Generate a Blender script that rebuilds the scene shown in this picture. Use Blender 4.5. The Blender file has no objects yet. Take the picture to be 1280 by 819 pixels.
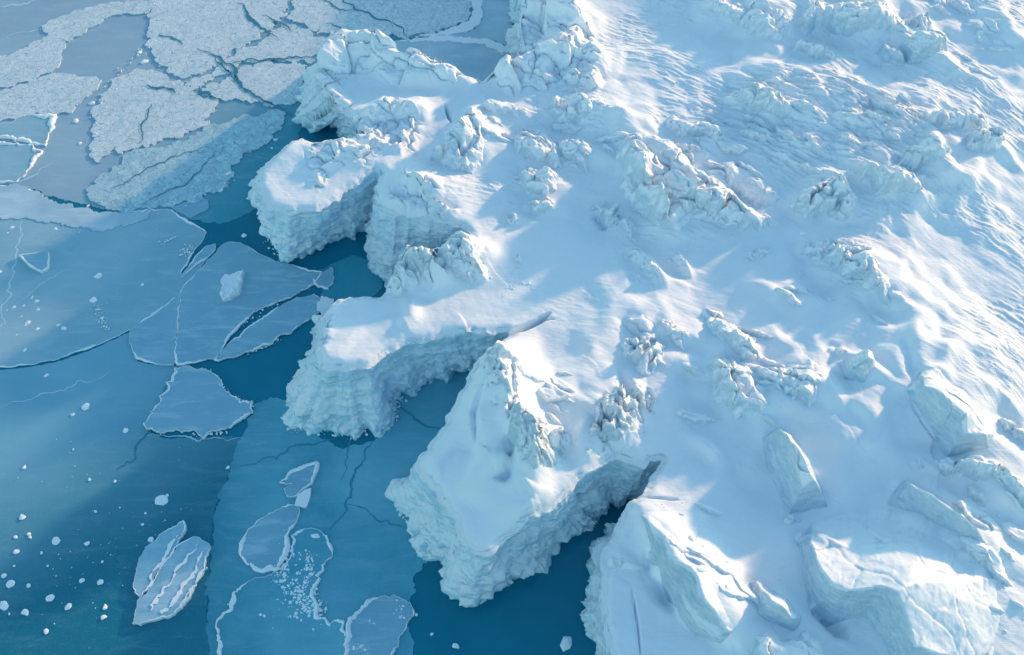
import bpy, math, random
import numpy as np
from mathutils import geometry, Vector
random.seed(7); R = math.radians
sc = bpy.context.scene; COL = sc.collection

# ------------------------------------------------------------------ camera
CAMH, PITCH, HF = 70.0, R(55), math.tan(R(28))
cam = bpy.data.objects.new('camera', bpy.data.cameras.new('camera')); COL.objects.link(cam)
cam.location = (0, 0, CAMH); cam.rotation_euler = (R(90)-PITCH, 0, 0)
cam.data.sensor_width = 36; cam.data.lens = 18/HF; cam.data.clip_end = 5000; sc.camera = cam
def at(px, py, z=0.0):
    u = (px-640)/640*HF; v = (409.5-py)/640*HF
    dy = math.cos(PITCH)+v*math.sin(PITCH); dz = -math.sin(PITCH)+v*math.cos(PITCH)
    t = (z-CAMH)/dz
    return (u*t, dy*t)
Z0 = 7.0
def pts(l, z=Z0): return np.array([at(a, b, z) for a, b in l])

# ------------------------------------------------------------------ noise
def h3(ix, iy, iz, s):
    n = (ix.astype(np.int64)*374761393 + iy.astype(np.int64)*668265263 + iz.astype(np.int64)*2147483647 + s*974634777) & 0xffffffff
    n = ((n ^ (n >> 13))*1274126177) & 0xffffffff
    n = ((n ^ (n >> 16))*2246822519) & 0xffffffff
    n = n ^ (n >> 15)
    return (n & 0xffffff)/float(0x1000000)
def vn2(x, y, s=0):
    ix = np.floor(x); iy = np.floor(y); fx = x-ix; fy = y-iy; z = np.zeros_like(ix)
    def g(a, b):
        an = h3(ix+a, iy+b, z, s)*6.2831853
        return np.cos(an)*(fx-a)+np.sin(an)*(fy-b)
    u = fx**3*(fx*(fx*6-15)+10); v = fy**3*(fy*(fy*6-15)+10)
    a = g(0, 0); b = g(1, 0); c = g(0, 1); d = g(1, 1)
    return (a+(b-a)*u+(c-a)*v+(a-b-c+d)*u*v)*1.6
def fbm(x, y, o=4, s=0, gain=.5):
    r = 0; a = 1
    for i in range(o):
        c_, s_ = math.cos(.6+1.9*i)*2**i, math.sin(.6+1.9*i)*2**i
        r = r+a*vn2(x*c_-y*s_+13.7*i, x*s_+y*c_-7.1*i, s+i); a *= gain
    return r
def ridged(x, y, o=4, s=0):
    r = 0; a = 1
    for i in range(o):
        r = r+a*(1-2*np.abs(vn2(x*2.1**i+3.7*i, y*2.1**i, s+i))); a *= .5
    return r/1.9
def vn3(x, y, z, s=0):
    ix = np.floor(x); iy = np.floor(y); iz = np.floor(z); fx = x-ix; fy = y-iy; fz = z-iz
    u = fx*fx*(3-2*fx); v = fy*fy*(3-2*fy); w = fz*fz*(3-2*fz); r = 0
    for a in (0, 1):
        for b in (0, 1):
            for c in (0, 1):
                r = r+h3(ix+a, iy+b, iz+c, s)*(u if a else 1-u)*(v if b else 1-v)*(w if c else 1-w)
    return r*2-1
def fbm3(x, y, z, o=4, s=0):
    r = 0; a = 1
    for i in range(o):
        r = r+a*vn3(x*2**i, y*2**i, z*2**i, s+i); a *= .5
    return r
def vor3(x, y, z, s=0):
    ix = np.floor(x); iy = np.floor(y); iz = np.floor(z); F = np.full(x.shape, 9.0)
    for a in (-1, 0, 1):
        for b in (-1, 0, 1):
            for c in (-1, 0, 1):
                cx = ix+a; cy = iy+b; cz = iz+c
                d = (cx+h3(cx, cy, cz, s)-x)**2+(cy+h3(cx, cy, cz, s+1)-y)**2+(cz+h3(cx, cy, cz, s+2)-z)**2
                F = np.minimum(F, d)
    return np.sqrt(F)
def facet(x, y, s=0, tilt=.8):
    """broken ice: every cell is its own tilted plane; returns height, distance to the joint"""
    ix = np.floor(x); iy = np.floor(y); z = np.zeros_like(ix)
    F1 = np.full(x.shape, 9.0); F2 = F1.copy(); H = np.zeros_like(x)
    for a in (-1, 0, 1):
        for b in (-1, 0, 1):
            cx = ix+a; cy = iy+b
            ox = cx+h3(cx, cy, z, s)-x; oy = cy+h3(cx, cy, z, s+1)-y; d = np.sqrt(ox*ox+oy*oy)
            an = h3(cx, cy, z, s+2)*6.283; hh = (h3(cx, cy, z, s+3)-.5)-tilt*(ox*np.cos(an)+oy*np.sin(an))
            n = d < F1
            F2 = np.where(n, F1, np.minimum(F2, d)); F1 = np.where(n, d, F1); H = np.where(n, hh, H)
    return H, F2-F1
def sst(a, b, x):
    t = np.clip((x-a)/(b-a), 0, 1); return t*t*(3-2*t)
def segd(x, y, a, b):
    dx, dy = b[0]-a[0], b[1]-a[1]; L = dx*dx+dy*dy+1e-9
    t = np.clip(((x-a[0])*dx+(y-a[1])*dy)/L, 0, 1)
    return np.hypot(x-a[0]-t*dx, y-a[1]-t*dy), t
def pip(x, y, P):
    ins = np.zeros(x.shape, bool); n = len(P)
    for i in range(n):
        x1, y1 = P[i]; x2, y2 = P[(i+1) % n]
        if y1 == y2: continue
        c = ((y1 > y) != (y2 > y)) & (x < (x2-x1)*(y-y1)/(y2-y1)+x1); ins ^= c
    return ins
SAZ = R(38); SEL = R(13.5)
SX, SY = math.cos(SAZ), math.sin(SAZ)          # horizontal direction TO the sun
def crag(x, y, sc_=1.0, s=0, flute=0.0):
    xm = float(np.mean(x)); slp = .25+.0166*min(max(xm, -20), 60); th = -math.atan(slp)-.25; ca, sa = math.cos(th), math.sin(th)
    x, y = x*ca+y*sa, -x*sa+y*ca
    wx = x+.45*sc_*vn2(x*.9/sc_, y*.9/sc_, s+5); wy = y+.45*sc_*vn2(x*.9/sc_+9, y*.9/sc_, s+6)
    a, e = facet(wx/sc_/2.5, wy/sc_/1.25, s, .95)
    b, e2 = facet(wx/sc_/.95+3, wy/sc_/.45, s+20, .9)
    r = a*.95+b*.2-.42*np.exp(-(e/.05)**2)-.05*np.exp(-(e2/.09)**2)
    r += .14*(ridged(x*.5/sc_, y*1.7/sc_, 4, s+9)-.5)+.02*fbm(x*3, y*3, 3, s+12)
    if flute:
        q = vn2(x*1.7+.4*vn2(x, y, s+3)*2, y*.35, s+30)
        r -= flute*np.clip(-q-.05, 0, 1)*1.6
    return r

# ------------------------------------------------------------------ coast line: (rim pixel, waterline pixel or None, headland)
N = None
coast = [
 ((690,-300),N,'f'),((640,-100),N,'f'),((652,-30),N,'f'),((650,8),(645,14),'f'),((647,40),(640,46),'f'),((650,60),(643,68),'f'),((658,74),(652,82),'f'),
 ((650,86),N,'f'),((622,90),N,'f'),((613,100),(606,108),'f'),((600,106),N,'f'),
 ((590,103),N,'B'),((570,94),N,'B'),((540,82),N,'B'),((505,80),N,'B'),((485,64),N,'B'),((452,50),N,'B'),((425,54),N,'B'),((405,68),(388,88),'B'),
 ((398,85),(381,112),'B'),((396,103),(375,133),'B'),((404,122),(370,149),'B'),((416,132),(392,157),'B'),((426,138),(418,154),'B'),((434,146),(428,168),'B'),((447,160),(441,180),'B'),
 ((456,176),N,'C'),((430,178),N,'C'),((395,180),N,'C'),((375,178),N,'C'),((355,190),N,'C'),((335,203),N,'C'),((320,214),(318,222),'C'),((321,232),(322,252),'C'),
 ((328,248),(333,275),'C'),((341,259),(334,297),'C'),((358,264),(352,320),'C'),((380,262),(377,318),'C'),((405,254),(402,304),'C'),((430,240),(430,294),'C'),((455,224),(455,284),'C'),((468,214),(467,276),'C'),
 ((471,222),(468,290),'D'),((470,242),(466,312),'D'),((474,258),(468,338),'D'),((488,266),(482,360),'D'),((510,268),(502,352),'D'),((540,275),(535,332),'D'),((562,284),(562,316),'D'),((580,288),(581,304),'D'),
 ((590,304),N,'E'),((570,312),N,'E'),((552,326),N,'E'),((530,330),N,'E'),((505,328),N,'E'),((492,345),N,'E'),((480,362),N,'E'),((465,370),N,'E'),((440,371),N,'E'),((422,376),N,'E'),
 ((409,388),(402,392),'E'),((404,408),(397,425),'E'),((399,428),(383,455),'E'),((396,443),(370,490),'E'),((399,455),(356,530),'E'),((413,462),(400,538),'E'),((430,463),(440,540),'E'),
 ((445,461),(475,538),'E'),((458,456),(494,518),'E'),((470,450),(488,496),'E'),((485,440),(512,488),'E'),((505,431),(530,477),'E'),((540,424),(555,469),'E'),((575,418),(585,465),'E'),
 ((605,415),(600,458),'E'),((624,415),(614,446),'E'),((634,419),(624,438),'E'),
 ((628,436),N,'F'),((612,448),N,'F'),((590,475),N,'F'),((572,502),N,'F'),((555,530),N,'F'),((535,556),N,'F'),((520,576),(501,612),'F'),((524,590),(503,630),'F'),((535,606),(514,648),'F'),
 ((550,625),(532,672),'F'),((562,645),(562,690),'F'),((570,665),(567,715),'F'),((582,685),(578,738),'F'),((600,693),(597,747),'F'),((618,683),(614,724),'F'),((640,667),(640,702),'F'),
 ((660,655),(668,708),'F'),((680,642),(690,680),'F'),((700,628),(716,664),'F'),((716,612),(724,650),'F'),
 ((726,598),(738,644),'G'),((740,586),(750,638),'G'),((765,578),(764,632),'G'),((790,578),(780,628),'G'),((803,583),(790,622),'G'),((811,574),N,'G'),((824,571),N,'G'),
 ((816,592),N,'H'),((806,614),N,'H'),((798,626),N,'H'),((786,629),N,'H'),((775,638),(770,655),'H'),((768,655),(761,668),'H'),((760,680),(753,690),'H'),((756,700),(748,716),'H'),
 ((752,730),(743,745),'H'),((748,755),(737,768),'H'),((752,790),(746,800),'H'),((760,819),(754,835),'H'),((765,900),(760,920),'H'),((770,1100),N,'H')]
ct = [np.array(at(*c[0], Z0)) for c in coast]; cb = []
for i, c in enumerate(coast):
    d = ct[min(i+1, len(ct)-1)]-ct[max(i-1, 0)]; d = d/np.linalg.norm(d); out = np.array([d[1], -d[0]])  # right of travel = seaward? fixed below
    cb.append(np.array(at(*c[1], 0)) if c[1] else ct[i]-0*out)
tagl = [c[2] for c in coast]
def cross_out(d): return np.array([d[1], -d[0]])
# travel direction is from far to near with the sea on the RIGHT-hand side seen from above (towards -x)
def resample(T, B, G, step, z=None):
    T2, B2, G2 = [], [], []
    for i in range(len(T)-1):
        L = max(np.linalg.norm(T[i+1]-T[i]), np.linalg.norm(B[i+1]-B[i])*.8); n = max(1, int(L/step))
        p0, p3 = max(i-1, 0), min(i+2, len(T)-1)
        for k in range(n):
            t = k/n
            def cr(P):
                lin = P[i]*(1-t)+P[i+1]*t
                c_ = .5*((2*P[i])+(-P[p0]+P[i+1])*t+(2*P[p0]-5*P[i]+4*P[i+1]-P[p3])*t*t+(-P[p0]+3*P[i]-3*P[i+1]+P[p3])*t**3)
                return lin*.35+c_*.65
            T2.append(cr(T)); B2.append(cr(B)); G2.append(G[i] if t < .5 else G[i+1])
    T2.append(T[-1]); B2.append(B[-1]); G2.append(G[-1])
    return np.array(T2), np.array(B2), G2
T, B, G = resample(ct, cb, tagl, .11)
for P, s, am in ((T, 0, .34), (B, 50, .55)):
    nx = fbm(P[:, 0]*.55, P[:, 1]*.55, 4, s)*am; ny = fbm(P[:, 0]*.55+40, P[:, 1]*.55, 4, s+9)*am
    P[:, 0] += nx; P[:, 1] += ny
tan = np.gradient(T, axis=0)
k = np.ones(9)/9
tan = np.stack([np.convolve(np.pad(tan[:, j], 4, 'edge'), k, 'valid') for j in (0, 1)], 1)
tan /= np.linalg.norm(tan, axis=1)[:, None]+1e-9
OUT = np.stack([tan[:, 1], -tan[:, 0]], 1)
# coast polygon (land) for clipping
LAND = np.vstack([[(100, 700)], T, [(20, -300), (900, -300), (900, 700)]])
# ------------------------------------------------------------------ coarse distance to the rim
gx0, gy0, gs = -40., 0., .4; gw, gh = 290, 300
CX, CY = np.meshgrid(gx0+gs*np.arange(gw), gy0+gs*np.arange(gh)); DC = np.full(CX.shape, 99.)
Ts = T[::4]
for i in range(0, len(Ts), 40):
    q = Ts[i:i+40]; DC = np.minimum(DC, np.sqrt((CX[..., None]-q[:, 0])**2+(CY[..., None]-q[:, 1])**2).min(-1))
def dcoast(x, y):
    fx = np.clip((x-gx0)/gs, 0, gw-1.01); fy = np.clip((y-gy0)/gs, 0, gh-1.01); ix = fx.astype(int); iy = fy.astype(int); fx = fx-ix; fy = fy-iy
    d = DC[iy, ix]*(1-fx)*(1-fy)+DC[iy, ix+1]*fx*(1-fy)+DC[iy+1, ix]*(1-fx)*fy+DC[iy+1, ix+1]*fx*fy
    return d

# ------------------------------------------------------------------ snow relief
# ridge: crest pixels, height, width on the sunny side, width on the shaded side (metres)
ridges = [
 ([(850,-20),(900,15),(960,28),(1040,22),(1110,45),(1190,95)], 2.4, 13, 3.5),
 ([(900,118),(960,128),(1040,150),(1140,165),(1235,185)], 2.2, 8, 7),
 ([(1045,262),(1100,268),(1150,250),(1215,205)], 1.6, 7, 3.0),
 ([(1215,-10),(1240,40),(1290,80)], 1.5, 9, 3),
 ([(740,110),(790,165),(850,210),(930,240)], 1.0, 6, 3),
 ([(760,175),(800,230),(850,290),(910,300)], .8, 4, 3),
 ([(1030,318),(1085,350),(1110,410)], 1.6, 4, 2.4),
 ([(940,440),(1000,425),(1075,432)], .9, 8, 5),
 ([(1075,432),(1150,470),(1240,560)], 1.0, 8, 6),
 ([(860,435),(900,460),(960,500),(1000,510)], 1.1, 3, 4),
 ([(1000,545),(1050,535),(1110,500),(1150,490),(1220,530)], 1.7, 6, 4),
 ([(1110,610),(1180,660),(1240,740)], 1.4, 4, 3),
 ([(720,470),(745,430),(770,400),(820,390),(870,430)], 1.0, 3, 1.6),
 ([(735,530),(770,492),(815,492)], 1.0, 3, 1.8),
 ([(740,360),(780,350),(830,345)], .5, 4, 3),
 ([(640,150),(700,135),(760,165),(800,190)], .9, 3, 2.5),
 ([(560,200),(600,150),(606,190)], 1.3, 2, 1.6),
 ([(1120,300),(1180,380),(1280,480)], .7, 3, 4),
 ([(1180,210),(1230,290),(1290,360)], .8, 4, 5),
 ([(930,350),(965,375),(1000,395)], .55, 1.2, 1.2),
 ([(700,90),(780,80),(860,70)], .5, 3, 5),
 ([(860,548),(885,565),(902,582)], .55, .5, .5),
 ([(845,320),(853,332),(862,346)], .5, .35, .35),
 ([(830,300),(840,280),(838,260)], .3, 2, 2),
 ([(790,315),(808,335),(830,360)], .6, .6, .5),
 ([(1170,590),(1230,610),(1290,660)], 1.0, 3, 1.5),
 ([(1000,270),(1050,240),(1090,225)], 1.0, 3, 2),
 ([(945,200),(1010,195),(1080,215)], .5, 1.5, 1.5),
 ([(1000,165),(1080,180),(1140,205)], .5, 1.2, 1.5),
 # headlands
 ([(395,92),(430,62),(470,66),(520,88),(575,100)], 1.7, 2.0, 2.2),
 ([(440,150),(480,140),(515,140),(524,160)], 1.2, 2, 1.3),
 ([(330,212),(370,185),(440,183),(470,192)], .8, 3, 2.2),
 ([(475,228),(510,226),(545,238),(562,272)], 1.1, 2.4, 2.0),
 ([(497,338),(530,338),(575,318),(602,322)], 2.3, 2.0, 1.7),
 ([(512,372),(516,400),(500,412)], .5, .8, .8),
 ([(405,400),(400,430),(420,452)], .6, 3, 1.5),
 ([(622,446),(632,480),(636,520),(634,555),(622,585)], 3.3, 2.2, 3.0),
 ([(650,545),(658,580),(648,606)], 2.0, 2.2, .7),
 ([(560,600),(600,612),(640,625),(690,610)], .8, 2.5, 1.5), ([(728,590),(728,560),(738,530)], .9, 1.5, .8),
 ([(655,480),(700,500),(715,540)], .6, 2, 1.2),
 ([(618,460),(596,510),(570,560)], .55, 1.0, 1.2), ([(560,560),(540,585),(560,630),(590,672)], .45, 1.2, 1.2), ([(600,660),(650,640),(705,612)], .5, 1.4, 1.0), ([(645,575),(620,600),(596,604)], .8, 1.6, .8),
 ([(650,20),(668,12),(705,25),(715,55)], 2.2, 3, 2),
 ([(625,100),(660,90),(700,75),(740,85)], 1.7, 3, 2),
 ([(803,652),(830,700),(865,745),(912,795)], 2.2, 3.2, .9),
]
grooves = [ # crest pixels, depth, width
 ([(628,420),(655,410),(672,402),(688,391)], 2.6, .17),
 
 ([(556,130),(560,143),(565,155)], 1.0, .12),
 ([(806,690),(824,725),(842,768)], 1.3, .6),
 ([(790,735),(797,780),(802,830)], .35, .07),
 ([(790,625),(835,628),(850,628)], .3, .06),
 ([(634,565),(640,588),(634,606),(616,612)], 1.5, .45), ([(608,500),(594,530),(596,566)], .55, .22), ([(640,480),(641,520),(636,560)], .9, .2),
 ([(742,262),(760,285)], .5, .5),
 ([(770,470),(790,505),(748,505)], 1.0, .5),
 ([(700,398),(680,400),(662,410),(650,418)], .4, .07),
 ([(1010,745),(1040,775),(1062,798)], 1.2, .55),
 ([(905,225),(935,250),(965,262)], .9, 1.1),
 ([(840,230),(800,255),(790,270)], .3, 1.0),

]
# crag patches which are part of a headland's own rim: outline, height, grain
rims = [
 ([(384,120),(396,70),(428,48),(470,55),(505,74),(560,86),(585,102),(560,112),(500,112),(455,92),(425,110),(440,135),(400,140)], 1.5, 1.1, 0),
 ([(425,150),(455,150),(490,130),(522,138),(528,165),(520,190),(500,196),(470,185),(436,178)], 1.0, .9, .9),
 ([(380,215),(390,185),(450,176),(480,188),(468,208),(440,208),(410,222),(398,240)], 1.0, .8, 0),
 ([(480,250),(505,224),(550,232),(572,270),(560,288),(530,272),(500,262)], 1.1, .9, .3),
 ([(482,362),(500,322),(530,328),(575,308),(604,318),(606,350),(570,350),(535,365)], 1.2, .9, .4),
 ([(644,50),(650,4),(690,5),(735,30),(745,60),(700,62),(672,80)], 1.6, 1.1, 0),
 ([(610,106),(620,86),(660,84),(700,62),(745,70),(760,100),(745,125),(690,118),(640,122)], 1.4, 1.0, .3),
 ([(600,455),(628,438),(645,465),(645,520),(668,548),(700,540),(716,562),(690,596),(655,608),(640,600),(635,560),(605,520),(590,500)], .8, .7, .5),
 ([(395,395),(420,385),(425,400),(412,440),(398,440)], .4, .5, 0),
 ([(728,580),(740,525),(770,488),(818,488),(822,515),(795,560),(770,570)], .9, .7, .4),
]
def polyfac(x, y, P, w):
    d = np.full(x.shape, 99.)
    for i in range(len(P)): d = np.minimum(d, segd(x, y, P[i], P[(i+1) % len(P)])[0])
    s = np.where(pip(x, y, P), d, -d)
    return sst(-w*.4, w, s)
RI = [(pts(c), h, a, b) for c, h, a, b in ridges]
GR = [(pts(c), h, w) for c, h, w in grooves]
RM = [(pts(c), h, g, f) for c, h, g, f in rims]
def nearbox(x, y, P, m):
    lo = P.min(0)-m; hi = P.max(0)+m
    return (x > lo[0]) & (x < hi[0]) & (y > lo[1]) & (y < hi[1])
EXTRA = []   # drifts behind outcrops: (x, y, height, length, width)
def wind(x, y):      # ground direction of the drift lines
    sl = .25+.0166*np.clip(x, -20, 60); n = np.sqrt(1+sl*sl); return 1/n, -sl/n
def Hf(x, y):
    x = np.asarray(x, float); y = np.asarray(y, float); shp = x.shape; x = x.ravel(); y = y.ravel()
    xc = np.clip(x, -40, 75); h = np.full(x.shape, Z0)
    wx = x+1.5*vn2(x*.1, y*.1, 71); wy = y+1.2*vn2(x*.12+5, y*.12, 72)
    v = wy+.25*xc+.0083*xc*xc; u = wx
    inl = sst(0, 6, x*0+dcoast(x, y))
    h += .6*vn2(x*.045+2, y*.045, 3)*inl
    right = sst(-5, 30, x)
    h += (.24*vn2(u*.05, v*.16, 11)+.06*vn2(u*.09, v*.45, 12))*(.35+.65*right)*inl
    sm = .25+.75*sst(-.1, .5, vn2(x*.06+9, y*.06, 44)+right*.5)
    h += sm*(.025*ridged(u*.16, v*1.05, 2, 13)*(.3+.7*inl)+.012*vn2(u*.5, v*3.2, 16))
    q = vn2(u*.42+.6*vn2(u*.9, v*2, 19), v*1.5, 17); q2 = vn2(u*1.0, v*3.4, 20); pm = sst(.0, .35, vn2(x*.11+4, y*.11, 45)+.35*right-.05)*inl*np.maximum(sst(40, 54, y), sst(30, 40, x)*.8+.15)
    h += pm*(.065*sst(.18, .27, q)*(1-.5*sst(.26, .6, q))+.05*sst(.2, .3, q2))
    h += .02*fbm(x*1.2, y*1.2, 3, 18)
    # deeply scoured plateau at the upper right
    P = SC; m = nearbox(x, y, P, 3)
    if m.any():
        f = polyfac(x[m], y[m], P, 3.0)
        h[m] += f*(.16*ridged(u[m]*.22, v[m]*1.3, 3, 61)+.14*sst(.05, .2, vn2(u[m]*.33, v[m]*.95, 64))+.10*sst(.1, .2, vn2(u[m]*.8, v[m]*2.6, 63)))
    for P, hh, a, b in RI:
        m = nearbox(x, y, P, max(a, b)*2.3)
        if not m.any(): continue
        X = x[m]; Y = y[m]; X = X+.5*vn2(X*.4, Y*.4, 21)*min(a, 2)*.6; Y = Y+.5*vn2(X*.4+7, Y*.4, 22)*min(a, 2)*.6
        best = np.full(X.shape, 1e9); n = len(P)-1; par = np.zeros(X.shape); sd = np.zeros(X.shape)
        for i in range(n):
            d, t = segd(X, Y, P[i], P[i+1]); c = P[i]*(1-t[:, None])+P[i+1]*t[:, None]
            k = d < best; best = np.where(k, d, best); par = np.where(k, (i+t)/n, par)
            s_ = ((X-c[:, 0])*SX+(Y-c[:, 1])*SY)/(d+1e-6); sd = np.where(k, s_, sd)
        w = b+(a-b)*sst(-.6, .6, sd); q = best/w
        prof = np.where(sd > 0, np.exp(-q*q*1.2), 1/(1+q**2*1.0+q**4*.9))*(1-sst(1.5, 2.2, q))
        end = np.minimum(1, .45+2.2*np.minimum(par, 1-par))
        h[m] += hh*prof*end*(1+.18*vn2(X*.5, Y*.5, 31))
    for ex, ey, eh, el, ew in EXTRA:
        P = np.array([[ex, ey]]); m = nearbox(x, y, P, el*1.7)
        if not m.any(): continue
        wx_, wy_ = wind(ex, ey); dx = x[m]-ex; dy = y[m]-ey; a = dx*wx_+dy*wy_; b = -dx*wy_+dy*wx_
        wd = ew*np.clip(1-a/(el*1.5), .15, 1)
        h[m] += eh*np.exp(-(b/wd)**2)*sst(-ew, ew*.3, a)*(1-sst(0, el*1.5, a))
        h[m] -= eh*.45*np.exp(-((np.hypot(dx+ew*.8*wx_+.5*SX*ew, dy+ew*.8*wy_+.3*SY*ew)-ew*.9)/(ew*.5))**2)*(a < ew)
    for P, hh, g, f in RM:
        m = nearbox(x, y, P, 1.5)
        if not m.any(): continue
        X = x[m]; Y = y[m]; w = polyfac(X, Y, P, 1.2)
        h[m] += w*hh*(.4+.75*crag(X, Y, g*1.4, 100+int(hh*10), f))
    for P, dp, wd in GR:
        m = nearbox(x, y, P, wd*4)
        if not m.any(): continue
        X = x[m]; Y = y[m]; best = np.full(X.shape, 1e9); par = np.zeros(X.shape); n = len(P)-1
        for i in range(n):
            d, t = segd(X, Y, P[i], P[i+1]); k = d < best; best = np.where(k, d, best); par = np.where(k, (i+t)/n, par)
        end = np.clip(np.minimum(par, 1-par)*4+.05, 0, 1); wq = wd*(.3+.7*end)
        h[m] -= dp*np.exp(-(best/wq)**2)*end
    d = dcoast(x, y)
    h -= .45*np.exp(-(d/.45)**2)
    return h.reshape(shp)
SC = pts([(880,105),(960,95),(1060,110),(1150,150),(1210,180),(1120,215),(1060,235),(980,240),(900,200),(860,150)])

# ------------------------------------------------------------------ materials
def mat(name):
    m = bpy.data.materials.new(name); m.use_nodes = True; nt = m.node_tree; p = nt.nodes['Principled BSDF']; return m, nt, p
def nd(nt, t, **kw):
    n = nt.nodes.new(t)
    for k, v in kw.items():
        if k.startswith('i_'): n.inputs[k[2:].replace('_', ' ')].default_value = v
        else: setattr(n, k, v)
    return n
def lk(nt, a, b): nt.links.new(a, b)
def posn(nt, scale=(1, 1, 1), rot=0):
    g = nd(nt, 'ShaderNodeNewGeometry'); mp = nd(nt, 'ShaderNodeMapping'); lk(nt, g.outputs['Position'], mp.inputs['Vector'])
    mp.inputs['Scale'].default_value = scale; mp.inputs['Rotation'].default_value = (0, 0, rot); return mp.outputs[0]
def noise(nt, vec, s, d=4, r=.6, dist=0):
    n = nd(nt, 'ShaderNodeTexNoise'); n.inputs['Scale'].default_value = s; n.inputs['Detail'].default_value = d; n.inputs['Roughness'].default_value = r
    n.inputs['Distortion'].default_value = dist; lk(nt, vec, n.inputs['Vector']); return n.outputs['Fac']
def ramp(nt, f, st):
    r = nd(nt, 'ShaderNodeValToRGB'); e = r.color_ramp.elements
    while len(e) < len(st): e.new(.5)
    for i, (p, c) in enumerate(st):
        e[i].position = p; e[i].color = (c[0], c[1], c[2], 1) if hasattr(c, '__len__') else (c, c, c, 1)
    lk(nt, f, r.inputs[0]); return r.outputs[0]
def mixc(nt, f, a, b):
    m = nd(nt, 'ShaderNodeMix', data_type='RGBA')
    if hasattr(f, 'links'): lk(nt, f, m.inputs[0])
    else: m.inputs[0].default_value = f
    for s, i in ((a, 6), (b, 7)):
        if hasattr(s, 'links'): lk(nt, s, m.inputs[i])
        else: m.inputs[i].default_value = (*s, 1)
    return m.outputs[2]
def mth(nt, op, a, b=None, c=None):
    m = nd(nt, 'ShaderNodeMath', operation=op)
    for i, s in enumerate((a, b, c)):
        if s is None: continue
        if hasattr(s, 'links'): lk(nt, s, m.inputs[i])
        else: m.inputs[i].default_value = s
    return m.outputs[0]
def bump(nt, p, hs):
    last = None
    for h, st, di in hs:
        b = nd(nt, 'ShaderNodeBump')
        if hasattr(st, 'links'): lk(nt, st, b.inputs['Strength'])
        else: b.inputs['Strength'].default_value = st
        b.inputs['Distance'].default_value = di
        lk(nt, h, b.inputs['Height'])
        if last: lk(nt, last, b.inputs['Normal'])
        last = b.outputs[0]
    lk(nt, last, p.inputs['Normal'])
SNOW = (.87, .90, .93)
ICE = (.60, .77, .89)
def snow_mat():
    m, nt, p = mat('snow'); p.inputs['Roughness'].default_value = .75; p.inputs['Specular IOR Level'].default_value = .25
    n = noise(nt, posn(nt), .35, 3)
    lk(nt, mixc(nt, ramp(nt, n, [(.4, 0), (.65, 1)]), SNOW, (.84, .885, .93)), p.inputs['Base Color'])
    g = noise(nt, posn(nt), 22, 3, .7); st = noise(nt, posn(nt, (.35, 2.6, 1), R(32)), 2.2, 7, .72, .3)
    bump(nt, p, [(st, .42, .09), (g, .4, .03)])
    return m
def ice_mat(name='glacier_ice', ice=ICE, lo=.32, hi=.68):
    m, nt, p = mat(name); p.inputs['Roughness'].default_value = .5; p.inputs['Specular IOR Level'].default_value = .4
    g = nd(nt, 'ShaderNodeNewGeometry'); sp = nd(nt, 'ShaderNodeSeparateXYZ'); lk(nt, g.outputs['Normal'], sp.inputs[0])
    n = noise(nt, posn(nt), 1.6, 6, .65); up = mth(nt, 'ADD', sp.outputs[2], mth(nt, 'MULTIPLY', mth(nt, 'SUBTRACT', n, .5), .7))
    f = ramp(nt, up, [(lo, 0), (hi, 1)])
    dirt = noise(nt, posn(nt, (1, 1, 3)), .9, 5, .7)
    ic = mixc(nt, ramp(nt, dirt, [(.35, 0), (.65, 1)]), ice, (.78, .87, .94))
    lk(nt, mixc(nt, f, ic, SNOW), p.inputs['Base Color'])
    a = noise(nt, posn(nt), 3.2, 8, .68); b = noise(nt, posn(nt), 16, 4, .7)
    v = nd(nt, 'ShaderNodeTexVoronoi', feature='DISTANCE_TO_EDGE'); v.inputs['Scale'].default_value = 1.5; lk(nt, posn(nt, (1, 1, .6)), v.inputs['Vector'])
    ve = ramp(nt, v.outputs['Distance'], [(0, 0), (.05, 1)])
    rough_ = ramp(nt, f, [(0, .95), (1, .12)])
    stri = noise(nt, posn(nt, (2.2, .5, 1), R(20)), 2.2, 5, .7, .4)
    bump(nt, p, [(a, rough_, .2), (stri, rough_, .16), (ve, .12, .05), (b, .3, .03)])
    return m
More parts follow.
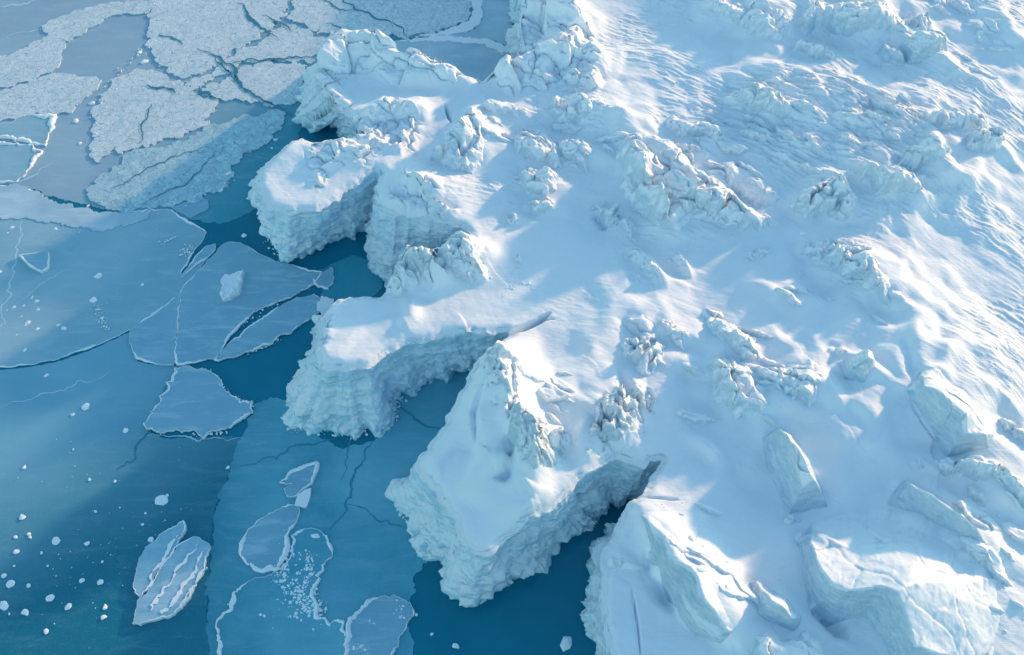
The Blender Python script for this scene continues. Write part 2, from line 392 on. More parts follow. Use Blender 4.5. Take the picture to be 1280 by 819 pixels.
def cliff_mat():
    m, nt, p = mat('cliff_ice'); p.inputs['Roughness'].default_value = .5; p.inputs['Specular IOR Level'].default_value = .4
    g = nd(nt, 'ShaderNodeNewGeometry'); sp = nd(nt, 'ShaderNodeSeparateXYZ'); lk(nt, g.outputs['Position'], sp.inputs[0])
    sn = nd(nt, 'ShaderNodeSeparateXYZ'); lk(nt, g.outputs['Normal'], sn.inputs[0])
    st = noise(nt, posn(nt, (.05, .05, 1.0)), 2.4, 4, .7, .25)           # strata
    c = mixc(nt, ramp(nt, st, [(.38, 0), (.5, .65), (.62, 1)]), (.52, .77, .92), (.78, .90, .97))
    zz = mth(nt, 'ADD', sp.outputs[2], mth(nt, 'MULTIPLY', noise(nt, posn(nt), .5, 3), 1.6))
    c = mixc(nt, ramp(nt, mth(nt, 'MULTIPLY', zz, .2), [(.12, 0), (.5, 1)]), (.42, .74, .88), c)
    n = noise(nt, posn(nt), 1.8, 6, .65); up = mth(nt, 'ADD', sn.outputs[2], mth(nt, 'MULTIPLY', mth(nt, 'SUBTRACT', n, .5), .6))
    c = mixc(nt, ramp(nt, up, [(.35, 0), (.75, 1)]), c, SNOW)
    cr = noise(nt, posn(nt, (.03, .03, 1.0)), 1.3, 2, .5, .2)
    crk = ramp(nt, mth(nt, 'ABSOLUTE', mth(nt, 'SUBTRACT', cr, .5)), [(0, 0), (.012, 1)])
    cr2 = noise(nt, posn(nt, (.045, .045, 1.0)), 3.1, 3, .5, .25); brk = noise(nt, posn(nt), .8, 3)
    crk2 = mth(nt, 'MAXIMUM', ramp(nt, mth(nt, 'ABSOLUTE', mth(nt, 'SUBTRACT', cr2, .5)), [(0, 0), (.014, 1)]), ramp(nt, brk, [(.45, 1), (.52, 0)]))
    crk = mth(nt, 'MAXIMUM', crk, ramp(nt, brk, [(.44, 1), (.55, .1)]))
    crk = mth(nt, 'MINIMUM', crk, mth(nt, 'ADD', mth(nt, 'MULTIPLY', crk2, .6), .4))
    vert = noise(nt, posn(nt, (1.0, 1.0, .16)), 1.5, 5, .65, .5)
    lk(nt, mixc(nt, crk, (.26, .54, .70), c), p.inputs['Base Color'])
    a = noise(nt, posn(nt), 3, 8, .7); b = noise(nt, posn(nt), 14, 4, .7)
    bump(nt, p, [(a, .55, .22), (vert, .45, .22), (st, .25, .2), (crk, .35, .12), (b, .5, .05)])
    return m
def water_mat():
    m, nt, p = mat('sea_water'); p.inputs['Roughness'].default_value = .12; p.inputs['IOR'].default_value = 1.33
    n = noise(nt, posn(nt, (1, 1, 1), R(30)), .07, 4, .6, .4)
    lk(nt, ramp(nt, n, [(.3, (.001, .17, .26)), (.7, (.004, .23, .34))]), p.inputs['Base Color'])
    bump(nt, p, [(noise(nt, posn(nt), 2.5, 3), .04, .05)])
    return m
def thin_mat(name, c1, c2, rough=.45, frost=.0, sc_=.12, seed=0, grad=None):
    """young ice: colour goes with its thickness; frost = windblown snow in streaks"""
    m, nt, p = mat(name); p.inputs['Roughness'].default_value = rough; p.inputs['Specular IOR Level'].default_value = .5
    pv = posn(nt, (1, 1, 1)); mp = nd(nt, 'ShaderNodeVectorMath', operation='ADD'); mp.inputs[1].default_value = (seed*17.3, seed*5.1, 0); lk(nt, pv, mp.inputs[0]); pv = mp.outputs[0]
    n = noise(nt, pv, sc_, 5, .6, .5)
    c = mixc(nt, ramp(nt, n, [(.3, 0), (.7, 1)]), c1, c2)
    if grad:   # (px0, px1) darkens from one pixel to the other: thinning ice, some painted shadow
        (a, b), cg = grad; A = np.array(at(*a)); Bp = np.array(at(*b)); D = Bp-A; L = float(D@D)
        dt = nd(nt, 'ShaderNodeVectorMath', operation='DOT_PRODUCT'); dt.inputs[1].default_value = (D[0]/L, D[1]/L, 0); lk(nt, posn(nt), dt.inputs[0])
        t = mth(nt, 'SUBTRACT', dt.outputs['Value'], float(A@D)/L)
        t = mth(nt, 'ADD', t, mth(nt, 'MULTIPLY', mth(nt, 'SUBTRACT', noise(nt, pv, .09, 4, .55), .5), .55))
        c = mixc(nt, ramp(nt, t, [(0, 0), (1, 1)]), c, cg)
    if frost:
        f = noise(nt, posn(nt, (.5, 2.2, 1), R(-28)), .5, 7, .7, .6)
        c = mixc(nt, ramp(nt, f, [(.5, 0), (.8, frost)]), c, (.62, .74, .82))
    sp = noise(nt, pv, 9, 5, .8)
    c = mixc(nt, ramp(nt, sp, [(.55, 0), (.78, .22)]), c, (.6, .75, .85))
    lk(nt, c, p.inputs['Base Color'])
    bump(nt, p, [(noise(nt, pv, 5, 6, .7), .3, .04), (noise(nt, pv, 25, 3, .7), .3, .02)])
    return m
def brash_mat(name, base, crackc, s):
    m, nt, p = mat(name); p.inputs['Roughness'].default_value = .6
    pv = posn(nt); w = nd(nt, 'ShaderNodeTexNoise'); w.inputs['Scale'].default_value = 1.0; w.inputs['Detail'].default_value = 7; lk(nt, pv, w.inputs['Vector'])
    vm = nd(nt, 'ShaderNodeVectorMath', operation='MULTIPLY_ADD'); lk(nt, w.outputs['Color'], vm.inputs[0]); vm.inputs[1].default_value = (1.5, 1.5, 0); lk(nt, pv, vm.inputs[2]); pv2 = vm.outputs[0]
    hs = []; c = None
    v1 = nd(nt, 'ShaderNodeTexVoronoi', feature='DISTANCE_TO_EDGE', voronoi_dimensions='2D'); v1.inputs['Scale'].default_value = s; lk(nt, pv2, v1.inputs['Vector'])
    v2 = nd(nt, 'ShaderNodeTexVoronoi', feature='DISTANCE_TO_EDGE', voronoi_dimensions='2D'); v2.inputs['Scale'].default_value = s*2.6; lk(nt, pv2, v2.inputs['Vector'])
    v3 = nd(nt, 'ShaderNodeTexVoronoi', feature='F1', voronoi_dimensions='2D'); v3.inputs['Scale'].default_value = s*2.6; lk(nt, pv2, v3.inputs['Vector'])
    big = noise(nt, posn(nt), .35, 5, .7)
    wd = ramp(nt, big, [(.35, .02), (.7, .16)])
    gate = ramp(nt, noise(nt, posn(nt), 2.3, 4, .7), [(.42, 1.4), (.6, 0)])
    e1 = mth(nt, 'SMOOTH_MIN', mth(nt, 'ADD', mth(nt, 'DIVIDE', v1.outputs['Distance'], .07), mth(nt, 'MULTIPLY', gate, .25)), mth(nt, 'ADD', mth(nt, 'DIVIDE', v2.outputs['Distance'], .14), gate), .2)
    f = ramp(nt, e1, [(.1, 0), (.7, 1)])
    pc = mixc(nt, v3.outputs['Color'], tuple(q*.86 for q in base), tuple(min(.92, q*1.4) for q in base))
    pc = mixc(nt, ramp(nt, noise(nt, posn(nt), 5, 8, .85), [(.38, 0), (.62, .8)]), pc, tuple(q*.66 for q in base))
    c = mixc(nt, f, crackc, pc)
    c = mixc(nt, ramp(nt, big, [(.5, 0), (.75, .45)]), c, crackc)
    lk(nt, c, p.inputs['Base Color'])
    bump(nt, p, [(f, .45, .1), (noise(nt, posn(nt), 5, 6, .7), .4, .1)])
    return m
M = dict(snow=snow_mat(), ice=ice_mat(), cliff=cliff_mat(), water=water_mat())
M['block'] = ice_mat('block_ice', (.46, .68, .83), .45, .8)
M['rim'] = ice_mat('frosted_rim', (.6, .78, .88), -.5, .6)

# ------------------------------------------------------------------ mesh helpers
def mesh_obj(name, V, F, mats, org=(0, 0, 0), parent=None, normals=None, mi=None, smooth=True):
    me = bpy.data.meshes.new(name); V = np.asarray(V, np.float32)-np.asarray(org, np.float32); F = np.asarray(F, np.int32)
    me.vertices.add(len(V)); me.vertices.foreach_set('co', V.ravel())
    me.loops.add(F.size); me.loops.foreach_set('vertex_index', F.ravel())
    n, k = F.shape; me.polygons.add(n); me.polygons.foreach_set('loop_start', np.arange(n, dtype=np.int32)*k)
    me.polygons.foreach_set('use_smooth', np.full(n, smooth))
    for m_ in (mats if isinstance(mats, (list, tuple)) else [mats]): me.materials.append(m_)
    if mi is not None: me.polygons.foreach_set('material_index', np.asarray(mi, np.int32))
    me.update(calc_edges=True); me.validate()
    if normals is not None: me.normals_split_custom_set_from_vertices(np.asarray(normals, np.float32))
    o = bpy.data.objects.new(name, me); COL.objects.link(o)
    if parent: o.parent = parent; o.location = tuple(np.array(org)-np.array(parent.location))
    else: o.location = org
    return o
def tag(o, label=None, cat=None, group=None, kind=None):
    if label: o['label'] = label
    if cat: o['category'] = cat
    if group: o['group'] = group
    if kind: o['kind'] = kind
    return o
def empty(name, loc):
    o = bpy.data.objects.new(name, None); COL.objects.link(o); o.location = loc; o.empty_display_size = .5; return o

# ------------------------------------------------------------------ outcrops: (name, outline, height, tilt towards (x,y), slopes sun/side/shade, grain, roughness, flute, label, category)
O = []
def oc(name, poly, h, label, cat, tilt=(0, 0), sl=(1.0, 1.6, 2.6), g=.8, ro=.7, fl=.0, mat_='ice', grp=None, drift=.6):
    O.append(dict(name=name, P=pts(poly), h=h, label=label, cat=cat, tilt=tilt, sl=sl, g=g, ro=ro, fl=fl, m=mat_, grp=grp))
    P = O[-1]['P']; c = P.mean(0); r = np.sqrt(np.ptp(P[:, 0])*np.ptp(P[:, 1]))*.5
    if drift: EXTRA.append((c[0], c[1], drift*min(h, 1.8)*.6, r*2.6, r*.75))
OCX = 'ice outcrop'; BL = 'ice block'
oc('ice_outcrop', [(537,203),(560,180),(592,148),(606,150),(607,178),(603,205),(594,222),(562,216)], 2.0, 'wedge shaped craggy outcrop right of the fluted wall and above the striped twin headlands', OCX, (-.15,.1), fl=.5)
oc('ice_outcrop', [(600,140),(640,132),(668,135),(660,150),(630,152),(607,152)], .9, 'low rubbly ledge at the left end of the broken row below the dark frozen bay', OCX)
oc('ice_outcrop', [(680,138),(705,130),(735,132),(748,155),(725,166),(692,160)], 1.3, 'rounded craggy mound at the right end of the broken row below the frozen bay', OCX)
oc('ice_outcrop', [(637,175),(655,160),(682,165),(697,190),(702,212),(672,208),(648,196)], 1.5, 'rugged ice mound with a pitted face just left of the pale hollow mound', OCX, fl=.3)
oc('ice_outcrop', [(692,182),(715,176),(732,182),(737,200),(738,218),(718,206),(700,200)], 1.2, 'pale hollowed ice mound with a sunlit top right of the pitted mound', OCX)
oc('ice_boulder', [(643,222),(660,214),(686,213),(701,225),(697,242),(680,249),(658,243)], 1.3, 'boulder with a bright frosted rim and flat face below the pitted mound', 'ice boulder', g=.6)
oc('ice_boulder', [(657,252),(672,248),(692,252),(695,264),(680,270),(665,268)], 1.1, 'twin lobed snowy boulder under the boulder with the flat face', 'ice boulder', g=.5)
oc('ice_boulder', [(632,270),(640,262),(650,272),(648,282),(637,282)], .8, 'small pointed ice boulder standing alone left of the twin lobed boulder', 'ice boulder', g=.4)
oc('ice_outcrop', [(768,196),(780,184),(812,182),(852,196),(872,222),(905,238),(935,262),(968,283),(950,296),(900,290),(868,282),(838,300),(812,285),(790,262),(776,236)], 2.3, 'largest craggy outcrop in the middle of the snowfield with sunlit knobs', OCX, (-.03,.02), g=1.0, ro=.9)
oc('ice_outcrop', [(738,256),(758,250),(776,256),(792,280),(800,306),(790,300),(775,284),(756,280)], 1.2, 'fan of fluted ice blades left of the largest craggy outcrop', OCX, fl=1.1, g=.5)
oc('ice_outcrop', [(828,162),(842,156),(870,166),(898,172),(906,190),(880,186),(856,184),(838,178)], 1.1, 'broken ice shelf jutting out above the largest craggy outcrop', OCX, fl=.5)
oc('ice_outcrop', [(818,192),(840,188),(872,194),(885,206),(860,204),(830,200)], .8, 'thin scalloped ledge between the broken shelf and the largest outcrop', OCX, fl=.8, g=.4)
oc('ice_outcrop', [(893,214),(915,210),(945,226),(972,250),(966,264),(935,252),(908,236)], 1.0, 'smooth long hump beside a deep blue trough in the upper snowfield', OCX, ro=.25)
oc('ice_outcrop', [(882,8),(900,14),(925,28),(955,30),(990,40),(985,58),(966,68),(938,58),(905,38),(886,22)], 2.4, 'bright scalloped scarp at the top of the snowfield, left of the arched scarp', OCX, (0,.0), (.5,1.4,2.4), fl=.6)
oc('ice_outcrop', [(990,40),(1018,22),(1060,26),(1105,36),(1130,50),(1125,64),(1085,60),(1052,62),(1025,46),(1000,58)], 2.2, 'arched scarp with a dark seam beneath it near the top edge', OCX, (0,0), (.5,1.4,2.4))
oc('ice_boulder', [(983,72),(1000,62),(1024,70),(1040,82),(1036,92),(1012,88)], 1.3, 'rounded ice boulder with a long blue hollow beside it, under the arched scarp', 'ice boulder', g=.6)
oc('ice_block', [(1115,78),(1130,72),(1168,72),(1175,86),(1150,96),(1128,100)], 1.5, 'flat topped ice block with a lit roof below the arched scarp', BL, ro=.25, sl=(2,2.5,3), tilt=(.02,0))
oc('ice_block', [(1090,78),(1098,73),(1118,88),(1124,100),(1112,100),(1096,90)], 1.1, 'split slab leaning beside the flat topped block', BL, ro=.4, sl=(2,2.5,3), g=.5)
oc('ice_outcrop', [(1126,44),(1142,36),(1154,48),(1152,60),(1132,58)], 1.2, 'small peaked crag at the right end of the arched scarp', OCX, g=.5)
oc('ice_outcrop', [(914,136),(928,124),(948,124),(968,142),(985,162),(968,168),(940,158),(922,150)], 1.3, 'rounded pale crag at the left tip of the wind scoured plateau', OCX, fl=.4)
oc('ice_outcrop', [(1140,170),(1175,162),(1215,160),(1232,168),(1230,182),(1200,186),(1165,188),(1145,184)], 1.3, 'ragged sunlit crest of the plateau, just left of the notched spur', OCX, fl=.4, g=.7)
oc('ice_outcrop', [(1195,190),(1215,184),(1242,182),(1246,196),(1238,208),(1215,212),(1198,208)], 1.8, 'notched spur sticking out at the right tip of the plateau', OCX, fl=.7, g=.7)
oc('ice_outcrop', [(1110,215),(1145,205),(1170,200),(1182,215),(1165,228),(1130,236),(1108,232)], 1.4, 'sunlit tumbled ice between the notched spur and the square cut wall', OCX)
oc('ice_outcrop', [(1052,234),(1080,228),(1112,236),(1146,240),(1144,262),(1115,268),(1092,268),(1074,256)], 2.0, 'square cut ice wall with a thin dark base line at the plateau foot', OCX, ro=.45, sl=(.8,1.8,3))
oc('ice_outcrop', [(984,256),(1005,242),(1040,238),(1060,250),(1062,276),(1054,292),(1032,288),(1005,284),(992,272)], 1.8, 'fluted ice face hanging left of the square cut wall', OCX, fl=1.1)
oc('ice_outcrop', [(996,316),(1012,310),(1042,314),(1036,328),(1022,334),(1005,326)], .9, 'striped low ledge at the upper left of the tall ridged crag', OCX, fl=.9, g=.5)
oc('ice_outcrop', [(1022,336),(1036,322),(1062,324),(1082,338),(1090,360),(1100,386),(1106,408),(1088,396),(1066,372),(1042,356)], 2.0, 'tall ridged crag with a long tail in the right of the snowfield', OCX, fl=.6)
oc('ice_outcrop', [(931,324),(944,314),(968,315),(972,324),(948,324),(936,334)], .7, 'small striped ledge alone on the smooth blue slope', OCX, fl=.9, g=.4, drift=.4)
oc('ice_outcrop', [(780,404),(800,400),(822,408),(818,422),(795,420)], .6, 'low rounded lip above the striped blades in the middle of the bowl', OCX, ro=.3)
oc('ice_outcrop', [(775,432),(792,418),(815,415),(830,432),(838,468),(822,462),(812,474),(795,466),(782,456)], 1.7, 'striped ice blades rising beside a deep blue cleft', OCX, fl=1.3, g=.7)
oc('ice_outcrop', [(825,405),(842,405),(858,428),(862,444),(848,440),(832,428)], 1.0, 'dark edged shard right of the striped ice blades', OCX, g=.5, fl=.4)
oc('ice_outcrop', [(874,392),(886,384),(902,392),(922,418),(942,442),(952,460),(935,464),(910,448),(888,420)], 1.5, 'leaning spine of ice standing above the pair of pitted crags', OCX, g=.7)
oc('ice_outcrop', [(884,462),(905,454),(925,460),(944,490),(958,520),(950,534),(920,530),(898,512),(886,488)], 1.6, 'pitted crag with oval scars directly under the leaning spine', OCX, fl=.5)
oc('ice_outcrop', [(952,488),(968,472),(990,468),(1012,470),(1018,488),(1014,510),(1006,526),(988,516),(968,504)], 1.5, 'knobbly crag with rounded stubs on the sunny side of the pitted crag', OCX, fl=.7, g=.7)
oc('ice_block', [(1038,468),(1060,464),(1082,466),(1078,482),(1068,500),(1045,488)], 1.5, 'box shaped block half buried in the sunlit drift', BL, ro=.4, sl=(2,2.5,3), g=.6)
oc('ice_boulder', [(1030,452),(1044,446),(1054,456),(1042,464)], .7, 'small knob poking out of the drift above the box shaped block', 'ice boulder', g=.4)
oc('ice_block', [(948,554),(966,544),(984,556),(1002,580),(1020,610),(1036,636),(1010,638),(984,643),(970,615),(956,584)], 3.2, 'tall tilted slab with a smooth blue face standing alone in the shaded bowl', BL, (.04,.30), (2.2,3.2,2.8), 1.3, .2)
oc('ice_block', [(1120,508),(1136,488),(1156,487),(1190,508),(1222,540),(1232,560),(1222,574),(1176,582),(1160,560),(1140,535)], 2.7, 'large tapered block with a dark left side above the snow capped giant', BL, (-.05,.03), (.8,1.8,3.5), 1.3, .3)
oc('ice_outcrop', [(1156,588),(1180,580),(1205,582),(1235,592),(1268,612),(1290,640),(1268,640),(1228,618),(1195,612),(1168,606)], 1.5, 'ragged low ridge running off the right edge under the tapered block', OCX, fl=.6)
oc('ice_boulder', [(1136,586),(1145,582),(1154,592),(1148,602),(1138,596)], .7, 'small boulder at the left end of the ragged low ridge', 'ice boulder', g=.4)
oc('ice_outcrop', [(1234,538),(1250,532),(1268,540),(1290,560),(1282,570),(1256,556)], 1.2, 'knob cluster at the right edge beside the tapered block', OCX, g=.5, fl=.5)
oc('ice_block', [(996,678),(1018,650),(1060,640),(1100,638),(1150,652),(1200,690),(1238,730),(1246,780),(1235,840),(1120,840),(1102,800),(1080,772),(1040,776),(1012,758),(1002,715)], 4.0, 'snow capped giant block filling the lower right corner', BL, (-.20,-.14), (.5,1.8,3.2), 1.6, .55, .5)
oc('ice_block', [(1104,636),(1112,620),(1124,607),(1150,628),(1190,660),(1222,698),(1205,700),(1160,668)], 3.6, 'thin upright fin rising behind the snow capped giant', BL, (-.10,.0), (1.6,2.2,2.6), 1.5, .2)
oc('ice_boulder', [(1004,668),(1014,660),(1026,666),(1024,680),(1012,690),(1002,684)], 1.6, 'lumpy boulder pile at the left shoulder of the snow capped giant', 'ice boulder', g=.5)
oc('ice_block', [(936,728),(948,722),(966,738),(990,758),(1002,776),(992,794),(964,784),(944,770)], 1.9, 'leaf shaped block with a ridged back in the shaded hollow', BL, (0,.06), (1.2,2.2,2.8), .8, .3)
oc('ice_outcrop', [(940,800),(960,786),(985,800),(1010,788),(1030,806),(1035,840),(945,840)], 1.3, 'broken ledge at the bottom edge below the leaf shaped block', OCX, ro=.5)
oc('ice_boulder', [(765,700),(770,692),(780,692),(787,702),(782,712),(770,712)], 1.1, 'round lone boulder near the rim of the lower right headland', 'ice boulder', g=.5, ro=.3)
oc('ice_block', [(798,648),(812,652),(834,682),(858,715),(890,756),(916,796),(900,806),(866,796),(850,775),(832,738),(812,700)], 2.4, 'long sharp wedge with a sunlit back on the lower right headland', BL, (.0,-.02), (.5,1.2,3.2), 1.0, .3, drift=.2)
oc('ice_outcrop', [(603,468),(616,448),(630,441),(643,462),(647,500),(650,540),(660,566),(648,592),(636,580),(634,545),(626,510),(614,490)], 1.8, 'jagged crest running down the back of the big drooping headland', OCX, (0,0), (1.3,2,1.4), g=.7, fl=.3, drift=0)
oc('ice_outcrop', [(655,552),(675,540),(700,540),(716,556),(706,578),(688,598),(664,606),(652,590)], 1.4, 'knobbly sunlit cluster above the hollow of the big drooping headland', OCX, g=.5, ro=.9, fl=.4, drift=0)
oc('ice_outcrop', [(738,530),(756,500),(780,490),(812,492),(816,508),(796,530),(776,556),(748,560),(734,556)], 1.5, 'gnarled crag standing over the recessed blue wall', OCX, g=.6, ro=.9, fl=.5, drift=0)
oc('ice_outcrop', [(546,338),(560,322),(578,314),(596,320),(604,340),(592,356),(570,352)], 1.3, 'twin peak crag at the back of the long hooked headland', OCX, g=.6, ro=.8, fl=.4, drift=0)
oc('ice_outcrop', [(486,360),(496,340),(508,326),(530,330),(540,346),(528,362),(510,370),(492,372)], 1.5, 'pointed crag at the inlet side of the long hooked headland', OCX, g=.6, ro=.8, fl=.4, drift=0)
oc('ice_outcrop', [(640,320),(652,316),(660,326),(650,334)], .4, 'tiny ice nub on the open slope above the dark crack', OCX, g=.4, drift=0)
rs = random.Random(12)
for lab, n_, xr, yr, hh_ in [('small sharp shard jutting out of the wind scoured plateau', 30, (880,1150), (135,232), .8), ('small shard sticking out of the snow near the top edge', 14, (990,1200), (4,34), .7),
    ('small shard on the sunny slope at the upper right edge', 12, (1190,1275), (20,110), .5), ('small shard scattered around the largest craggy outcrop', 16, (770,960), (180,310), .8),
    ('small shard on the right flank of the snow capped giant', 16, (1200,1275), (620,760), .9), ('small shard in the broken row below the frozen bay', 16, (600,770), (120,215), .7),
    ('small shard among the hollows of the big drooping headland', 8, (665,725), (470,545), .6), ('small shard between the pair of pitted crags and the sunlit drift', 12, (850,1000), (410,540), .9),
    ('small shard on the open slope around the tall ridged crag', 9, (960,1130), (300,430), .6), ('small shard on the lower right headland', 9, (820,940), (640,760), .6)]:
    for _ in range(n_):
        cx_, cy_ = rs.uniform(*xr), rs.uniform(*yr); c_ = at(cx_, cy_, Z0); wx_, wy_ = wind(*c_); L_ = rs.uniform(.5, 1.9)*(.7+.5*hh_); W_ = L_*rs.uniform(.25, .5); o_ = rs.uniform(-.5, .5)
        wx_, wy_ = wx_*math.cos(o_)-wy_*math.sin(o_), wx_*math.sin(o_)+wy_*math.cos(o_)
        P_ = np.array([(c_[0]+a_*L_*wx_-b_*W_*wy_, c_[1]+a_*L_*wy_+b_*W_*wx_) for a_, b_ in ((-1, 0), (-.6, .8), (.1, .9), (1, .1), (.3, -.8), (-.5, -.9))])
        O.append(dict(name='ice_shard', P=P_, h=hh_*rs.uniform(.45, 1.1), label=lab, cat='ice shard', tilt=(rs.uniform(-.2, .1), rs.uniform(-.2, .2)), sl=(1.0, 2.2, 3.0), g=.5, ro=.45, fl=0, m='ice', grp=lab.replace('small sharp shard', 'shards').replace('small shard', 'shards')))
oc('ice_boulder', [(976,646),(990,642),(1003,648),(998,656),(984,656)], .9, 'small blue boulder at the foot of the tall tilted slab', 'ice boulder', g=.4, drift=0)
oc('ice_outcrop', [(1115,800),(1140,792),(1165,812),(1150,830),(1122,825)], 3.0, 'shelf of shadowed ice in front of the snow capped giant', OCX, drift=0)
oc('ice_boulder', [(788,318),(796,312),(804,320),(800,328),(790,326)], .9, 'round snow topped boulder, upper one of the trailing trio', 'ice boulder', g=.4)
oc('ice_boulder', [(795,334),(808,328),(822,344),(830,362),(815,354)], .8, 'tapered boulder with a tail, middle one of the trailing trio', 'ice boulder', g=.4)
oc('ice_boulder', [(790,350),(797,346),(804,352),(798,358)], .6, 'smallest of the trailing trio of boulders', 'ice boulder', g=.4)
oc('ice_boulder', [(836,322),(844,318),(862,340),(862,350),(850,342)], .6, 'narrow finger of ice lying alone on the smooth slope', 'ice boulder', g=.4, ro=.3)

# ------------------------------------------------------------------ the snow sheet
def axis(a, b, s, far, g=1.09):
    core = np.arange(a, b, s); lo = []; hi = []; p, st = a, s
    while p > -far: st *= g; p -= st; lo.append(p)
    p, st = core[-1], s
    while p < far: st *= g; p += st; hi.append(p)
    return np.concatenate([lo[::-1], core, hi])
ax = axis(-27, 60, .105, 650); ay = axis(11, 96, .105, 650)
GX, GY = np.meshgrid(ax, ay); ny_, nx_ = GX.shape
inside = np.zeros(GX.shape, bool)
LP = np.vstack([LAND, LAND[:1]])
for j, yv in enumerate(ay):
    y1 = LP[:-1, 1]; y2 = LP[1:, 1]; c = (y1 > yv) != (y2 > yv)
    if not c.any(): continue
    xs = np.sort(LP[:-1, 0][c]+(yv-y1[c])*(LP[1:, 0]-LP[:-1, 0])[c]/(y2-y1)[c])
    inside[j] = np.searchsorted(xs, ax) % 2 == 1
need = inside.copy(); need[1:] |= inside[:-1]; need[:, 1:] |= inside[:, :-1]; need[:-1] |= inside[1:]; need[:, :-1] |= inside[:, 1:]
GZ = np.full(GX.shape, Z0); GZ[need] = Hf(GX[need], GY[need])
zx = np.gradient(GZ, ax, axis=1); zy = np.gradient(GZ, ay, axis=0)
NRM = np.stack([-zx, -zy, np.ones_like(zx)], -1); NRM /= np.linalg.norm(NRM, axis=-1)[..., None]
cell = inside[:-1, :-1] & inside[1:, :-1] & inside[:-1, 1:] & inside[1:, 1:]
cxm = (GX[:-1, :-1]+GX[1:, 1:])/2; cym = (GY[:-1, :-1]+GY[1:, 1:])/2
reg = np.where(cell, 1, 0)
HEADS = {
 'B': [(340,30),(480,40),(590,70),(604,112),(560,128),(535,140),(533,190),(500,205),(440,190),(340,170)],
 'C': [(290,165),(445,164),(484,182),(486,205),(470,216),(467,330),(290,340)],
 'D': [(466,214),(488,204),(545,220),(590,262),(600,290),(560,330),(466,380)],
 'E': [(330,560),(380,360),(490,300),(590,290),(625,310),(640,350),(650,385),(636,416),(625,426),(600,500)],
 'F': [(480,640),(560,500),(625,428),(660,412),(705,425),(740,480),(738,520),(726,570),(730,600),(735,650),(600,790),(480,760)],
 'H': [(798,622),(850,628),(900,690),(925,800),(920,1300),(600,1300),(700,600)]}
for i, kx in enumerate('BCDEFH'):
    P = pts(HEADS[kx]); m = (reg == 1) & nearbox(cxm, cym, P, 0); q = np.zeros(reg.shape, bool); q[m] = pip(cxm[m], cym[m], P); reg[q] = i+2
# a cell hangs between four corners; keep each piece's own vertices
def piece(sel, name, m, org=(0, 0, 0), parent=None):
    jj, ii = np.nonzero(sel); a = jj*nx_+ii; F = np.stack([a, a+1, a+1+nx_, a+nx_], 1)
    u, inv = np.unique(F.ravel(), return_inverse=True); V = np.stack([GX.ravel()[u], GY.ravel()[u], GZ.ravel()[u]], 1)
    return mesh_obj(name, V, inv.reshape(F.shape), m, org, parent, NRM.reshape(-1, 3)[u])
tag(piece(reg == 1, 'snow_field', M['snow']), kind='structure')

